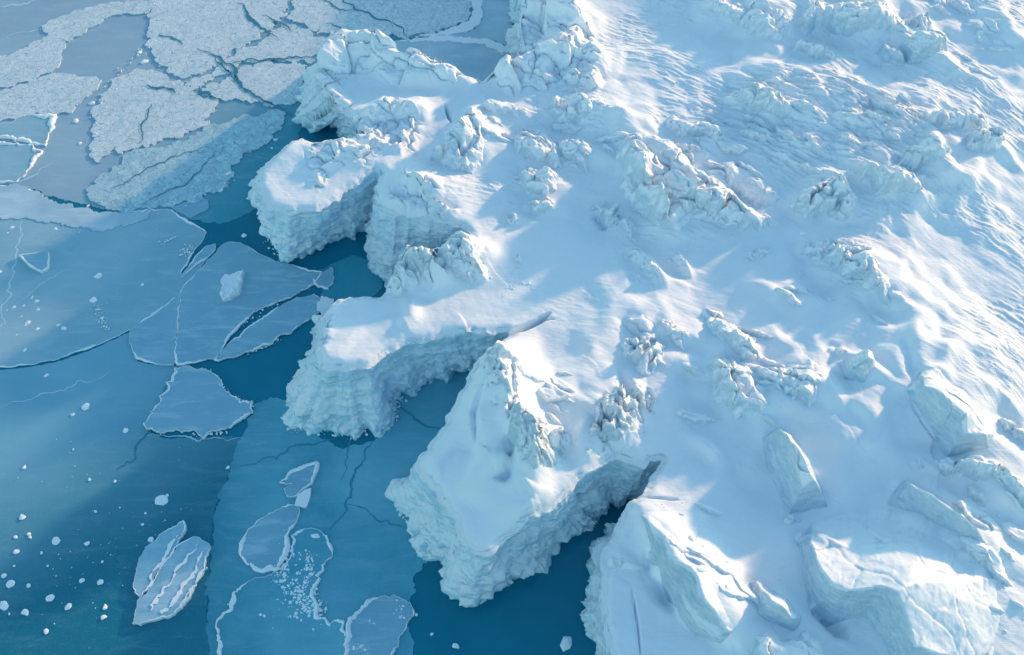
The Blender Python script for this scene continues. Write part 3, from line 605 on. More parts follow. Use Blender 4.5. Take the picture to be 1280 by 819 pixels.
# ------------------------------------------------------------------ headlands: snow cap + cliff face
hl = {
 'B': ('ragged rime covered headland reaching furthest into the cracked pack ice at upper left', 'ice headland'),
 'C': ('blocky headland with dark strata lines in its wall, between two dark inlets at upper left', 'ice headland'),
 'D': ('narrow striped headland squeezed between the blocky headland and the long hooked one', 'ice headland'),
 'E': ('long hooked headland with a flared crusty foot and a dark crack at its root', 'ice headland'),
 'F': ('big drooping headland with bulbous frozen lumps around its pointed tip at bottom centre', 'ice headland'),
 'H': ('lower right headland with a scalloped edge carrying the long sharp wedge', 'ice headland'),
 'G': ('recessed blue ice wall at the head of the dark lower inlet', 'ice cliff'),
 'f': ('low frosted shore cliff around the frozen bay at the top', 'ice cliff')}
roots = {}
Garr = np.array(G)
def strip(i0, i1, name, parent, org):
    sl = slice(i0, i1+1); t_ = T[sl]; b_ = B[sl]; o_ = OUT[sl]; n = len(t_)
    inn = np.array([.45, .25, .1]); rows = 84
    X, Y, Z = [], [], []
    for w in inn: X.append(t_[:, 0]-o_[:, 0]*w); Y.append(t_[:, 1]-o_[:, 1]*w); Z.append(None)
    tt = np.linspace(0, 1, rows)
    h0 = Hf(t_[:, 0], t_[:, 1]); xy = b_-t_
    for i in range(3): Z[i] = Hf(X[i], Y[i])+.012
    for t in tt:
        f = t**1.25; X.append(t_[:, 0]+xy[:, 0]*f); Y.append(t_[:, 1]+xy[:, 1]*f); Z.append(h0*(1-t)-.35*t**3+.01)
    X = np.array(X); Y = np.array(Y); Z = np.array(Z); tv = np.concatenate([[0, 0, 0], tt])[:, None]
    A = np.clip(tv*7, 0, 1)
    st = vn3(X*.05, Y*.05, Z*1.15+.5*vn3(X*.22, Y*.22, Z*0, 5), 81); st2 = vn3(X*.08, Y*.08, Z*4+.8*vn3(X*.22, Y*.22, Z*0, 5), 82)
    sv = np.cumsum(np.concatenate([[0], np.hypot(*np.diff(t_, axis=0).T)]))[None]+0*X
    led = np.tanh(st*5)*.09+np.tanh(st2*4)*.035+.34*(ridged(sv*.33+.25*vn2(sv*.5, Z*.5, 98), Z*.07, 3, 97)-.6)
    med = fbm3(X*.45, Y*.45, Z*.45, 5, 83)*.30
    lump = (1.0 if parent.get('label') == hl['F'][0] else 0)*(.8-vor3(X*.42, Y*.42, Z*.5, 95))*1.5+(.75-vor3(X*.9, Y*.9, Z*1.1, 84))*.75+(.7-vor3(X*2.2, Y*2.2, Z*2.4, 87))*.36
    low = sst(4.2, .8, Z+1.4*vn3(X*.3, Y*.3, Z*0, 88))
    cra = vn3(X*.05, Y*.05, Z*.75+.6*vn3(X*.12, Y*.12, Z*0, 6), 90); cra = -.35*np.exp(-(cra/.015)**2)*(1-low)
    ff = fbm3(X*2.2, Y*2.2, Z*2.2, 4, 91)*.12+(.6-vor3(X*3.6, Y*3.6, Z*4, 96))*.16*(.35+.65*low)
    d = A*(led*(1-.8*low)+med+lump*low*1.15+.1*low+cra+ff)
    X += o_[:, 0]*d; Y += o_[:, 1]*d; Z += A*(1-tv**2)*lump*low*.25
    m = len(X); V = np.stack([X, Y, Z], -1).reshape(-1, 3)
    a = (np.arange(m-1)[:, None]*n+np.arange(n-1)[None]).ravel(); F = np.stack([a, a+n, a+n+1, a+1], 1)
    return mesh_obj(name, V, F, M['cliff'], org, parent)
i = 0
while i < len(Garr):
    j = i
    while j+1 < len(Garr) and Garr[j+1] == Garr[i]: j += 1
    k = Garr[i]
    if k not in roots:
        c = T[i:j+1].mean(0)
        r = roots[k] = empty({'ice headland': 'ice_headland', 'ice cliff': 'ice_cliff'}[hl[k][1]], (c[0], c[1], 0))
        tag(r, hl[k][0], hl[k][1], 'ice headlands along the shore' if k in 'BCDEFH' else None)
    strip(i, min(j+1, len(Garr)-1), 'cliff_face', roots[k], (T[i:j+1].mean(0)[0], T[i:j+1].mean(0)[1], 0))
    i = j+1
for i, kx in enumerate('BCDEFH'):
    piece(reg == i+2, 'snow_cap', M['snow'], tuple(roots[kx].location), roots[kx])

# ------------------------------------------------------------------ outcrops and blocks
def build_oc(i, o):
    P = o['P']; n = len(P); area = np.sum(P[:, 0]*np.roll(P[:, 1], -1)-np.roll(P[:, 0], -1)*P[:, 1])
    if area < 0: P = P[::-1]
    mg = .5 if o['name'] == 'ice_shard' else 1.0; lo = P.min(0)-mg; hi = P.max(0)+mg; s = .065 if (hi-lo).max() < 12 else .085
    xs = np.arange(lo[0], hi[0], s); ys = np.arange(lo[1], hi[1], s); X, Y = np.meshgrid(xs, ys)
    g = o['g']*1.45; blocky = o['name'] in ('ice_block', 'ice_shard')
    wa = (.12 if blocky else .35)
    QX = X+wa*fbm(X*.9/g, Y*.9/g, 3, i); QY = Y+wa*fbm(X*.9/g+30, Y*.9/g, 3, i+7)
    dm = np.full(X.shape, 99.); D = np.full(X.shape, 99.); c = P.mean(0)
    for k in range(n):
        a, b = P[k], P[(k+1) % n]; e = b-a; nr = np.array([e[1], -e[0]])/(np.hypot(*e)+1e-9); q = nr[0]*SX+nr[1]*SY
        sl = o['sl'][0] if q > .4 else (o['sl'][1] if q > -.25 else o['sl'][2])
        d, _ = segd(QX, QY, a, b); dm = np.minimum(dm, d); D = np.minimum(D, d*sl)
    ins = pip(QX, QY, P); h = o['h']*(1.2 if o['name'] == 'ice_block' else 1)
    tx, ty = o['tilt'];
    if not blocky: tx -= .10*SX; ty -= .10*SY
    top = h*.78+tx*(X-c[0])+ty*(Y-c[1])
    r = crag(X, Y, g, 200+i*3, o['fl']); w = sst(0, .5, dm)
    top = top+o['ro']*r*min(h, 2.2)*.42
    D = np.where(D < top, D-.0, top) if blocky else -np.log(np.exp(-D*3)+np.exp(-top*3))/3
    D = D+o['ro']*w*(.12 if blocky else .25)*r*min(h, 2)
    D = D+.012*fbm(X*3, Y*3, 3, i+60)
    D = np.where(ins, np.maximum(D-.06, -.1), -dm*1.6-.06)
    Z = Hf(X, Y)
    keep = (D > -.45)
    if True:   # not beyond the shore
        keep &= ~((dcoast(X, Y) < .5) & (D < 0))
    st = np.clip(D, 0, 1)
    am = .05 if blocky else .13
    V = np.stack([X+st*am*vn3(X*1.3, Y*1.3, D*1.6, i+300)-0*X, Y+st*am*vn3(X*1.3+9, Y*1.3, D*1.6, i+301), Z+D], -1).reshape(-1, 3)
    cl = keep[:-1, :-1] & keep[1:, :-1] & keep[:-1, 1:] & keep[1:, 1:]; jj, ii = np.nonzero(cl); nx = X.shape[1]; a = jj*nx+ii
    F = np.stack([a, a+1, a+1+nx, a+nx], 1); u, inv = np.unique(F.ravel(), return_inverse=True)
    z = float(Hf(c[0], c[1]))
    ob = mesh_obj(o['name'], V[u], inv.reshape(F.shape), M['block' if o['name'] == 'ice_block' else o['m']], (c[0], c[1], z))
    tag(ob, o['label'], o['cat'], o['grp'] or {'ice outcrop': 'ice outcrops poking through the snow', 'ice block': 'large ice blocks lying in the snow', 'ice boulder': 'ice boulders in the snow'}[o['cat']])
for i, o in enumerate(O): build_oc(i, o)

# ------------------------------------------------------------------ water and floating ice
def quad(name, x0, y0, x1, y1, z, m):
    return mesh_obj(name, [(x0, y0, z), (x1, y0, z), (x1, y1, z), (x0, y1, z)], [[0, 1, 2, 3]], m, smooth=False)
tag(quad('sea_water', -1500, -1500, 1500, 1500, 0, M['water']), kind='structure')
GREY = (.32, .48, .58); MID = (.15, .36, .48); DEEP = (.02, .15, .245); PALE = (.17, .34, .46)
def outline(poly, jit, step=.13, seed=0, world=False):
    P = np.array(poly, float) if world else pts(poly, 0); area = np.sum(P[:, 0]*np.roll(P[:, 1], -1)-np.roll(P[:, 0], -1)*P[:, 1])
    if area < 0: P = P[::-1]
    out = []; n = len(P)
    for i in range(n):
        a, b, c_, d = P[i-1], P[i], P[(i+1) % n], P[(i+2) % n]; L = np.hypot(*(c_-b)); m = max(1, int(L/step))
        m = min(m, 220)
        for k in range(m):
            t = k/m; cr = .5*((2*b)+(-a+c_)*t+(2*a-5*b+4*c_-d)*t*t+(-a+3*b-3*c_+d)*t**3); out.append((b*(1-t)+c_*t)*.55+cr*.45)
    Q = np.array(out)
    if jit:
        q = Q.copy(); Q[:, 0] += jit*fbm(q[:, 0]*.8, q[:, 1]*.8, 5, seed, .6); Q[:, 1] += jit*fbm(q[:, 0]*.8+50, q[:, 1]*.8, 5, seed+3, .6)
    return Q
def prism(Q, z, th, rim, rimh, seed=0):
    """outline -> side wall, optional raised frosted rim, flat middle"""
    n = len(Q); tg = np.roll(Q, -1, 0)-np.roll(Q, 1, 0); kk = 5
    tg = sum(np.roll(tg, s, 0) for s in range(-kk, kk+1)); tg /= np.linalg.norm(tg, axis=1)[:, None]+1e-9
    inn = np.stack([-tg[:, 1], tg[:, 0]], 1)
    wv = .12+np.clip(.35+1.3*vn2(Q[:, 0]*.3, Q[:, 1]*.3, seed+40)+.5*vn2(Q[:, 0]*1.5, Q[:, 1]*1.5, seed+44), 0, 1.3); hv = 1+.5*fbm(Q[:, 0]*2, Q[:, 1]*2, 3, seed+41)
    rings = [(Q, z-.06+0*wv), (Q, z+th*.8+0*wv)]
    if rim > 0: rings += [(Q+inn*(rim*.3*wv)[:, None], z+th+rimh*hv*wv), (Q+inn*(rim*.7*wv)[:, None], z+th+rimh*.8*hv*wv), (Q+inn*(rim*wv)[:, None], z+th+0*wv)]
    V = np.concatenate([np.column_stack([q, zz]) for q, zz in rings]); F = []; MI = []
    for r in range(len(rings)-1):
        for k in range(n): F.append((r*n+k, r*n+(k+1) % n, (r+1)*n+(k+1) % n, (r+1)*n+k)); MI.append(1 if (rim > 0 and r > 0) else (1 if rim > 0 else 0))
    last = (len(rings)-1)*n
    tris = geometry.tessellate_polygon([[Vector((p[0], p[1], 0)) for p in V[last:]]])
    T3 = [(last+a, last+b, last+c) for a, b, c in tris]
    return V, F, MI, T3
def fill(V, Q, F, T3):
    # robust top: constrained triangulation of the last ring, also when the jittered outline crosses itself
    n = len(Q); last = len(V)-n
    vo, eo, fo, ov, oe, of = geometry.delaunay_2d_cdt([Vector(p[:2]) for p in V[last:].tolist()], [], [list(range(n))], 1, 1e-5)
    zt = V[last:, 2].mean(); W = np.array([(v.x, v.y, zt) for v in vo]); k = len(V)
    for i, o_ in enumerate(ov):
        if o_: W[i, 2] = V[last+o_[0], 2]
    return np.concatenate([V, W]), [tuple(k+j for j in f) for f in fo]
def floe(name, poly, m, label, cat, th=.12, z=.0, rim=0., rimh=.1, jit=.25, grp=None, world=False, parent=None):
    seed = len(bpy.data.objects); z = z+(.003*(seed % 9) if cat in ('ice plate', 'ice floe') else 0); Q = outline(poly, jit, seed=seed, world=world); V, F, MI, T3 = prism(Q, z, th, rim, rimh, seed)
    c = Q.mean(0); me = bpy.data.meshes.new(name); org = np.array([c[0], c[1], z])
    V, T3 = fill(V, Q, F, T3)
    T3 = [t if np.cross(V[t[1]][:2]-V[t[0]][:2], V[t[2]][:2]-V[t[0]][:2]) > 0 else t[::-1] for t in T3]
    me.from_pydata([tuple(v) for v in V-org], [], [tuple(f) for f in F]+T3)
    me.materials.append(m); me.materials.append(M['rim'])
    mi = MI+[0]*len(T3); me.polygons.foreach_set('material_index', mi)
    me.polygons.foreach_set('use_smooth', [True if rim > 0 and k < len(MI) else False for k in range(len(mi))]); me.update()
    o = bpy.data.objects.new(name, me); COL.objects.link(o); o.location = org
    tag(o, label, cat, grp); return o
m_grey = thin_mat('grey_young_ice', GREY, (.27, .40, .53), frost=.25, seed=1, grad=(((190,140),(350,200)), (.02, .29, .39)))  # dark end mixes open water tone with shadow painted into the colour
m_left = thin_mat('blue_grey_young_ice', (.33, .52, .63), (.22, .44, .55), frost=.35, seed=2)
m_fade = thin_mat('thinning_shaded_ice', (.20, .45, .58), (.16, .40, .53), frost=.12, seed=3, grad=(((110,520),(200,660)), (.003, .18, .27)))  # fade to water tone also paints in a soft cast shadow
m_mid = thin_mat('clear_blue_ice', (.05, .34, .46), (.17, .49, .60), frost=.2, seed=4, grad=(((350,640),(250,650)), (.02, .24, .34)))
m_inlet = thin_mat('dark_clear_ice', (.02, .31, .41), (.04, .35, .46), rough=.25, seed=6)
m_float = thin_mat('floe_ice', (.19, .42, .55), (.28, .50, .62), frost=.8, seed=5)
m_raft = thin_mat('rafted_ice', (.20, .44, .58), (.32, .56, .69), frost=.8, sc_=.6, seed=9)
m_bay = thin_mat('frosted_bay_ice', (.32, .50, .62), (.50, .65, .74), frost=1.0, sc_=.25, seed=8)
m_b1 = brash_mat('brash_white', (.66, .84, .93), (.20, .42, .56), .95)
m_b2 = brash_mat('brash_blue', (.44, .64, .78), (.14, .38, .52), .8)
SHG = 'sheets of young sea ice'; FLG = 'floes lying off the ice cliffs'; BRG = 'plates of frozen brash ice'
floe('young_ice_sheet', [(-900,-350),(900,-350),(700,-60),(655,20),(648,70),(655,90),(600,112),(560,100),(480,100),(420,90),(380,150),(372,175),(345,215),(322,260),(280,280),(200,268),(130,262),(60,245),(0,235),(-900,240)], m_grey, 'grey lavender sheet of young ice under the cracked brash at upper left', 'ice sheet', .02, .01, jit=.2, grp=SHG)
floe('young_ice_sheet', [(-900,232),(0,232),(60,258),(130,268),(190,262),(215,264),(242,280),(258,292),(225,345),(268,308),(228,366),(165,412),(100,440),(0,460),(-900,520)], m_left, 'large blue grey ice sheet at the left edge with the dark triangular floe on it', 'ice sheet', .05, .04, rim=.22, rimh=.02, jit=.12, grp=SHG)
floe('young_ice_sheet', [(-900,524),(0,463),(100,443),(166,415),(172,452),(235,462),(182,530),(205,548),(300,548),(268,640),(262,700),(258,770),(280,840),(260,1100),(-900,1100)], m_fade, 'thinning ice sheet with painted shade, fading into the dark open water at lower left', 'ice sheet', .02, .012, jit=.1, grp=SHG)
floe('young_ice_sheet', [(300,550),(322,505),(360,500),(420,560),(480,545),(505,480),(600,455),(615,440),(600,520),(560,560),(500,610),(540,690),(520,720),(514,765),(500,860),(280,860),(258,770),(262,700),(268,640)], m_mid, 'clear blue ice sheet carrying the white rimmed floes between the headlands', 'ice sheet', .02, .016, jit=.3, grp=SHG)
floe('young_ice_sheet', [(385,345),(440,320),(470,330),(478,360),(440,385),(405,385),(400,352)], m_inlet, 'dark teal ice skin in the inlet under the blocky headland', 'ice sheet', .02, .02, jit=.15, grp=SHG)
# brash plates
floe('brash_ice_plate', [(200,-160),(186,48),(198,80),(228,100),(262,88),(290,66),(322,50),(356,22),(362,-20),(330,-160)], m_b1, 'white brash plate at the top, left of the branching cracks', 'ice plate', .14, .03, jit=.5, grp=BRG)
floe('brash_ice_plate', [(345,-160),(366,-18),(362,24),(372,30),(400,42),(430,42),(478,44),(515,46),(556,38),(582,26),(590,10),(584,-10),(600,-160)], m_b1, 'brash plate at the very top between the branching cracks and the frozen bay', 'ice plate', .14, .03, jit=.5, grp=BRG)
floe('brash_ice_plate', [(232,103),(264,92),(292,70),(322,56),(350,34),(372,34),(398,46),(418,52),(398,66),(388,80),(340,76),(302,80),(292,92),(262,102),(246,112)], m_b1, 'middle brash plate wedged between the long dark cracks', 'ice plate', .14, .03, jit=.45, grp=BRG)
floe('brash_ice_plate', [(195,92),(222,104),(243,115),(262,126),(276,130),(262,146),(258,158),(238,166),(205,176),(168,186),(150,192),(146,186),(122,205),(116,196),(115,165),(120,130),(138,106),(170,88)], m_b1, 'largest white brash plate with a scalloped left edge over grey ice', 'ice plate', .14, .03, jit=.5, grp=BRG)
floe('brash_ice_plate', [(250,115),(265,106),(294,96),(306,84),(344,80),(384,84),(378,112),(372,130),(340,132),(302,126),(270,126)], m_b1, 'brash plate nearest the ragged headland, darkened by meltwater', 'ice plate', .14, .03, jit=.45, grp=BRG)
floe('brash_ice_plate', [(108,246),(122,226),(150,205),(165,192),(205,182),(240,172),(262,160),(300,148),(345,140),(362,146),(340,175),(312,190),(292,208),(288,232),(258,246),(218,257),(180,262),(150,266),(128,258)], m_b2, 'bluish brash plate reaching down towards the dark open water', 'ice plate', .12, .03, jit=.5, grp=BRG)
floe('brash_ice_plate', [(-200,80),(0,72),(30,62),(60,46),(80,50),(78,72),(66,90),(0,112),(-200,130)], m_b1, 'brash plate at the left edge, upper of the pair', 'ice plate', .12, .03, jit=.3, grp=BRG)
floe('brash_ice_plate', [(-200,135),(0,115),(66,93),(98,96),(128,102),(108,122),(86,142),(48,142),(20,150),(-200,168)], m_b1, 'brash plate at the left edge, lower of the pair, pointing right', 'ice plate', .12, .03, jit=.3, grp=BRG)
floe('brash_ice_plate', [(54,32),(96,14),(140,4),(192,2),(186,18),(142,20),(114,36),(88,52),(62,44)], m_b1, 'slim brash plate in the upper left corner above the smooth grey lead', 'ice plate', .12, .03, jit=.3, grp=BRG)
floe('ice_floe', [(-200,160),(0,156),(28,146),(70,144),(62,172),(56,184),(0,174),(-200,168)], m_left, 'smooth white rimmed floe at the left edge just below the brash pair', 'ice floe', .12, .03, rim=.5, rimh=.1, grp=FLG)
floe('ice_floe', [(-200,174),(0,178),(54,188),(40,208),(24,228),(0,229),(-200,229)], m_left, 'smooth floe at the left edge with a thin white right border', 'ice floe', .12, .03, rim=.35, rimh=.1, grp=FLG)
floe('ice_floe', [(-200,232),(0,233),(24,231),(62,250),(130,266),(186,266),(176,276),(140,288),(118,290),(70,280),(30,276),(-200,272)], m_bay, 'frosted tongue of ice lying along the top edge of the large blue grey sheet', 'ice floe', .06, .1, jit=.35, grp=FLG)
floe('ice_floe', [(470,60),(500,52),(560,46),(620,54),(654,78),(650,92),(606,106),(560,100),(500,85)], m_bay, 'frosted ice filling the small frozen bay behind the ragged headland', 'ice floe', .05, .05, rim=.5, rimh=.08, jit=.3, grp=FLG)
floe('ice_floe', [(600,-160),(592,-20),(602,20),(590,38),(540,46),(510,48),(560,46),(620,52),(645,68),(650,60),(640,40),(648,0),(655,-160)], m_bay, 'grey frosted ice skin between the curved snow bank and the frosted knob', 'ice floe', .04, .04, jit=.2, grp=FLG)
floe('snow_bank', [(592,-30),(602,5),(603,24),(590,38),(560,46),(520,48),(556,40),(584,28),(592,12),(585,-6)], M['snow'], 'curved white snow bank arcing across the top of the frozen bay', 'snow bank', .2, .05, jit=.25)
floe('snow_bank', [(518,50),(560,47),(612,52),(640,64),(655,76),(650,82),(634,70),(608,58),(560,53)], M['snow'], 'thin white snow bank sweeping from the frozen bay to the frosted knob', 'snow bank', .15, .1, jit=.25)
# floes in the middle left
floe('ice_floe', [(226,366),(256,332),(282,306),(300,305),(345,328),(385,337),(402,341),(392,358),(352,378),(318,392),(290,420),(270,448),(220,458),(222,420)], m_float, 'large angular floe carrying a frosted boulder', 'ice floe', .12, .1, rim=.16, rimh=.03, jit=.12, grp=FLG)
floe('ice_floe', [(164,413),(200,390),(227,368),(222,410),(218,458),(170,449)], m_float, 'four sided floe wedged left of the large angular floe', 'ice floe', .1, .1, rim=.14, rimh=.03, jit=.1, grp=FLG)
floe('ice_floe', [(269,452),(290,428),(320,404),(358,380),(394,369),(402,378),(400,392),(372,411),(332,434),(300,446)], m_float, 'leaf shaped floe pointing at the hooked headland', 'ice floe', .12, .12, rim=.2, rimh=.05, jit=.2, grp=FLG)
floe('ice_floe', [(183,530),(205,492),(222,462),(240,460),(262,468),(278,482),(290,498),(318,506),(304,528),(258,546),(235,543),(205,540)], m_float, 'saw toothed floe with a crusted right edge', 'ice floe', .14, .1, rim=.3, rimh=.1, jit=.35, grp=FLG)
floe('ice_floe', [(400,372),(408,372),(420,378),(412,398),(402,400),(398,386)], M['rim'], 'lumpy scrap of ice touching the left side of the hooked headland', 'ice floe', .3, .05, jit=.3, grp=FLG)
floe('ice_floe', [(400,345),(415,336),(418,348),(410,364),(396,362),(392,350)], m_float, 'small floe tucked under the inlet skin right of the angular floe', 'ice floe', .1, .1, rim=.3, rimh=.08, jit=.25, grp=FLG)
floe('ice_floe', [(25,322),(45,319),(62,317),(63,336),(54,343),(40,336)], m_float, 'dark triangular floe alone on the large blue grey sheet', 'ice floe', .3, .08, rim=.15, rimh=.06, jit=.06, grp=FLG)
floe('ice_floe', [(215,260),(250,248),(262,252),(262,262),(238,272)], m_float, 'faint sliver of ice under the bluish brash plate', 'ice floe', .05, .05, jit=.15, grp=FLG)
floe('ice_floe', [(244,322),(258,310),(270,306),(270,314),(250,330),(228,348)], m_float, 'narrow shard along the right corner of the large blue grey sheet', 'ice floe', .08, .12, rim=.2, rimh=.05, jit=.1, grp=FLG)
# bottom left floes
floe('ice_floe', [(299,682),(312,660),(344,638),(372,631),(375,642),(364,668),(361,695),(346,714),(325,717),(306,704)], m_float, 'kidney shaped floe with a bright raised white rim', 'ice floe', .12, .06, rim=.34, rimh=.12, jit=.2, grp=FLG)
floe('ice_floe', [(351,604),(362,592),(380,582),(396,577),(399,586),(391,606),(370,622),(360,621),(356,612),(364,606)], m_float, 'hooked little floe at the top of the chain of rimmed floes', 'ice floe', .14, .06, rim=.26, rimh=.12, jit=.15, grp=FLG)
floe('ice_floe', [(367,634),(374,620),(390,612),(388,624),(384,634)], M['rim'], 'twisted pale scrap joining the hooked floe to the kidney shaped one', 'ice floe', .25, .06, jit=.12, grp=FLG)
floe('ice_floe', [(364,670),(374,662),(392,660),(408,670),(415,688),(410,706),(398,722),(394,745),(400,765),(412,776),(432,780),(428,860),(300,860),(268,800),(290,745),(325,722),(352,716),(364,695)], m_mid, 'long blue floe with snow rubble banked along its curved right side', 'ice floe', .1, .06, rim=.34, rimh=.12, jit=.25, grp=FLG)
floe('ice_floe', [(428,860),(434,775),(455,756),(492,742),(518,758),(514,776),(500,798),(494,820),(500,860)], m_float, 'rounded floe with a white rim cut by the bottom edge', 'ice floe', .12, .06, rim=.32, rimh=.12, jit=.2, grp=FLG)
floe('ice_raft', [(170,742),(172,716),(182,690),(205,668),(230,652),(233,666),(215,696),(195,724),(178,748)], m_raft, 'smaller pale slab leaning against the ridged one in dark water', 'ice raft', .35, .0, rim=.12, rimh=.06, jit=.2)
floe('ice_raft', [(167,783),(178,752),(200,712),(222,684),(242,674),(262,680),(260,702),(244,735),(228,764),(204,776)], m_raft, 'larger slab with rows of snow crust in the dark water at lower left', 'ice raft', .35, .0, rim=.12, rimh=.06, jit=.2)
for k, (a, b) in enumerate([((186,765),(246,680)), ((204,768),(256,692)), ((222,760),(258,706)), ((180,738),(226,664))]):
    A = np.array(at(*a, .35)); Bq = np.array(at(*b, .35)); nrm = np.array([-(Bq-A)[1], (Bq-A)[0]]); nrm /= np.linalg.norm(nrm); w = .09
    floe('snow_crust', [A-nrm*w, A*.5+Bq*.5-nrm*w*1.4, Bq-nrm*w*.6, Bq+nrm*w*.6, A*.5+Bq*.5+nrm*w, A+nrm*w*.5], M['rim'], ['long snow crust along the left of the larger dark water slab', 'snow crust down the middle of the larger dark water slab', 'short snow crust on the right of the larger dark water slab', 'snow crust on the smaller dark water slab'][k], 'snow crust', .09, .34, jit=.3, world=True, grp='snow crusts on the slabs')

def crack(path, width, m, fz, parent=None, seed=0, name='crack'):
    P = pts(path, 0); c, _, _ = resample(P, P, [0]*len(P), .12); q = c.copy()
    c[:, 0] += .35*fbm(q[:, 0]*.7, q[:, 1]*.7, 4, seed+400); c[:, 1] += .35*fbm(q[:, 0]*.7+9, q[:, 1]*.7, 4, seed+401)
    t = np.gradient(c, axis=0); t /= np.linalg.norm(t, axis=1)[:, None]+1e-9; nn = np.stack([-t[:, 1], t[:, 0]], 1); k = np.linspace(0, 1, len(c))
    w = (width*(.25+.75*np.sin(np.pi*np.clip(k, .02, .98)))*(1+.5*vn2(q[:, 0]*1.3, q[:, 1]*1.3, seed+5)))[:, None]/2
    V = np.concatenate([np.column_stack([c-nn*w, np.full(len(c), fz)]), np.column_stack([c+nn*w, np.full(len(c), fz)])]); n = len(c)
    F = [[i, i+1, n+i+1, n+i] for i in range(n-1)]
    return mesh_obj(name, V, F, m, tuple(parent.location) if parent else (0, 0, 0), parent, smooth=False)
SHEETS = {o['label'].split()[0]+' '+o['label'].split()[1]: o for o in COL.objects if o.get('category') in ('ice sheet', 'ice plate')}
plates = [o for o in COL.objects if o.get('category') == 'ice plate']; sheets = [o for o in COL.objects if o.get('category') == 'ice sheet']
m_lead, _nt, _p = mat('open_crack'); _p.inputs['Base Color'].default_value = (.03, .22, .32, 1); _p.inputs['Roughness'].default_value = .3
m_dim, _nt, _p = mat('closed_crack'); _p.inputs['Base Color'].default_value = (.04, .27, .38, 1)
m_seam, _nt, _p = mat('refrozen_seam'); _p.inputs['Base Color'].default_value = (.50, .68, .78, 1); _p.inputs['Roughness'].default_value = .6
for i, (p, w_, m_, par, z_) in enumerate([
  ([(430,560),(450,520),(466,480),(478,545)][:2]+[(425,600)], .16, m_dim, sheets[3], .044),
  ([(470,545),(440,600),(436,630),(410,665)], .2, m_dim, sheets[3], .045), ([(300,585),(340,570),(400,552),(450,546)], .15, m_dim, sheets[3], .046),
  ([(436,630),(470,650),(505,655)], .12, m_dim, sheets[3], .047), ([(495,503),(515,520),(530,532),(560,538)], .22, m_dim, sheets[3], .048),
  ([(208,480),(190,530),(160,580),(145,590)], .22, m_lead, sheets[2], .04), ([(0,510),(60,492),(140,465)], .1, m_seam, sheets[2], .041), ([(185,545),(240,548),(300,550)], .1, m_seam, sheets[2], .042),
  ([(28,265),(20,330),(0,420)], .16, m_seam, sheets[1], .096), ([(20,380),(60,350),(90,335)], .09, m_seam, sheets[1], .097),
  ([(0,50),(30,40),(90,30)], .15, m_seam, sheets[0], .038), ([(70,200),(25,228),(40,205),(58,185)], .18, m_seam, sheets[0], .039), ([(0,9),(25,6),(50,-2)], .3, m_seam, sheets[0], .037),
  ([(300,4),(320,30),(345,48)], .28, m_lead, plates[0], .182), ([(196,45),(232,55)], .2, m_lead, plates[0], .183), ([(330,20),(365,40)], .22, m_lead, plates[0], .184), ([(306,20),(322,34)], .22, m_lead, plates[0], .185),
  ([(415,-10),(450,15),(500,35),(508,50)], .2, m_lead, plates[1], .182), ([(380,-20),(420,10),(445,15)], .22, m_lead, plates[1], .183), ([(410,32),(440,40),(470,45)], .2, m_lead, plates[1], .184),
  ([(250,62),(290,85),(310,115),(368,145)], .3, m_lead, plates[4], .182), ([(183,108),(222,118)], .3, m_lead, plates[3], .182), ([(245,110),(275,128)], .35, m_lead, plates[3], .183), ([(175,180),(185,140),(190,130)], .15, m_lead, plates[3], .184),
  ([(310,120),(290,96),(262,70)], .2, m_lead, plates[2], .183), ([(292,80),(330,76),(395,72)], .25, m_lead, plates[2], .184), ([(140,240),(200,205),(262,185)], .12, m_lead, plates[5], .163), ([(180,255),(240,225),(270,190)], .12, m_lead, plates[5], .164)]):
    crack(p, w_, m_, z_+(.03 if z_ > .15 else 0), par, i, 'crack' if m_ in (m_lead, m_dim) else 'seam')

# ------------------------------------------------------------------ small chunks
import bmesh
def chunk_mesh(seed, flat=.45):
    bm = bmesh.new(); bmesh.ops.create_icosphere(bm, subdivisions=2, radius=1)
    for v in bm.verts:
        c = v.co; n = Vector(c); a = np.array([c.x]), np.array([c.y]), np.array([c.z])
        f = 1+.35*float(vn3(a[0]*1.1, a[1]*1.1, a[2]*1.1, seed)[0])+.12*float(vn3(a[0]*3, a[1]*3, a[2]*3, seed+5)[0])
        v.co = n*f
        for q in range(7):      # cleaved sides
            aa = float(h3(np.array([q]), np.array([seed]), np.array([1]), 3)[0])*6.28; zz_ = float(h3(np.array([q]), np.array([seed]), np.array([2]), 3)[0])*.8-.1
            d_ = Vector((math.cos(aa), math.sin(aa), zz_)).normalized(); k_ = v.co.dot(d_)-(.55+.3*((q*37+seed) % 10)/10)
            if k_ > 0: v.co -= d_*k_
        v.co.z *= flat
        if v.co.z < -.12: v.co.z = -.12
    me = bpy.data.meshes.new('ice_chunk'); bm.to_mesh(me); bm.free()
    for p in me.polygons: p.use_smooth = False
    me.materials.append(M['rim']); return me
CM = [chunk_mesh(s*11+3) for s in range(7)]; FM = [chunk_mesh(s*7+90, .22) for s in range(5)]
def chunk(name, px, py, size, label, cat, grp, zf=None, flat=True, asp=1.0):
    x, y = at(px, py, Z0 if zf else 0); z = float(Hf(x, y)) if zf else .05
    if not zf: z = .09
    o = bpy.data.objects.new(name, random.choice(FM if flat else CM)); COL.objects.link(o); o.location = (x, y, z-.02)
    s = size*.064/2*.95; o.scale = (s*asp, s*random.uniform(.75, 1), s); o.rotation_euler.z = random.uniform(0, 6.28) if asp == 1 else random.uniform(.5, 1.1)
    return tag(o, label, cat, grp)
L1 = 'small white ice chunk scattered on the dark water at lower left'
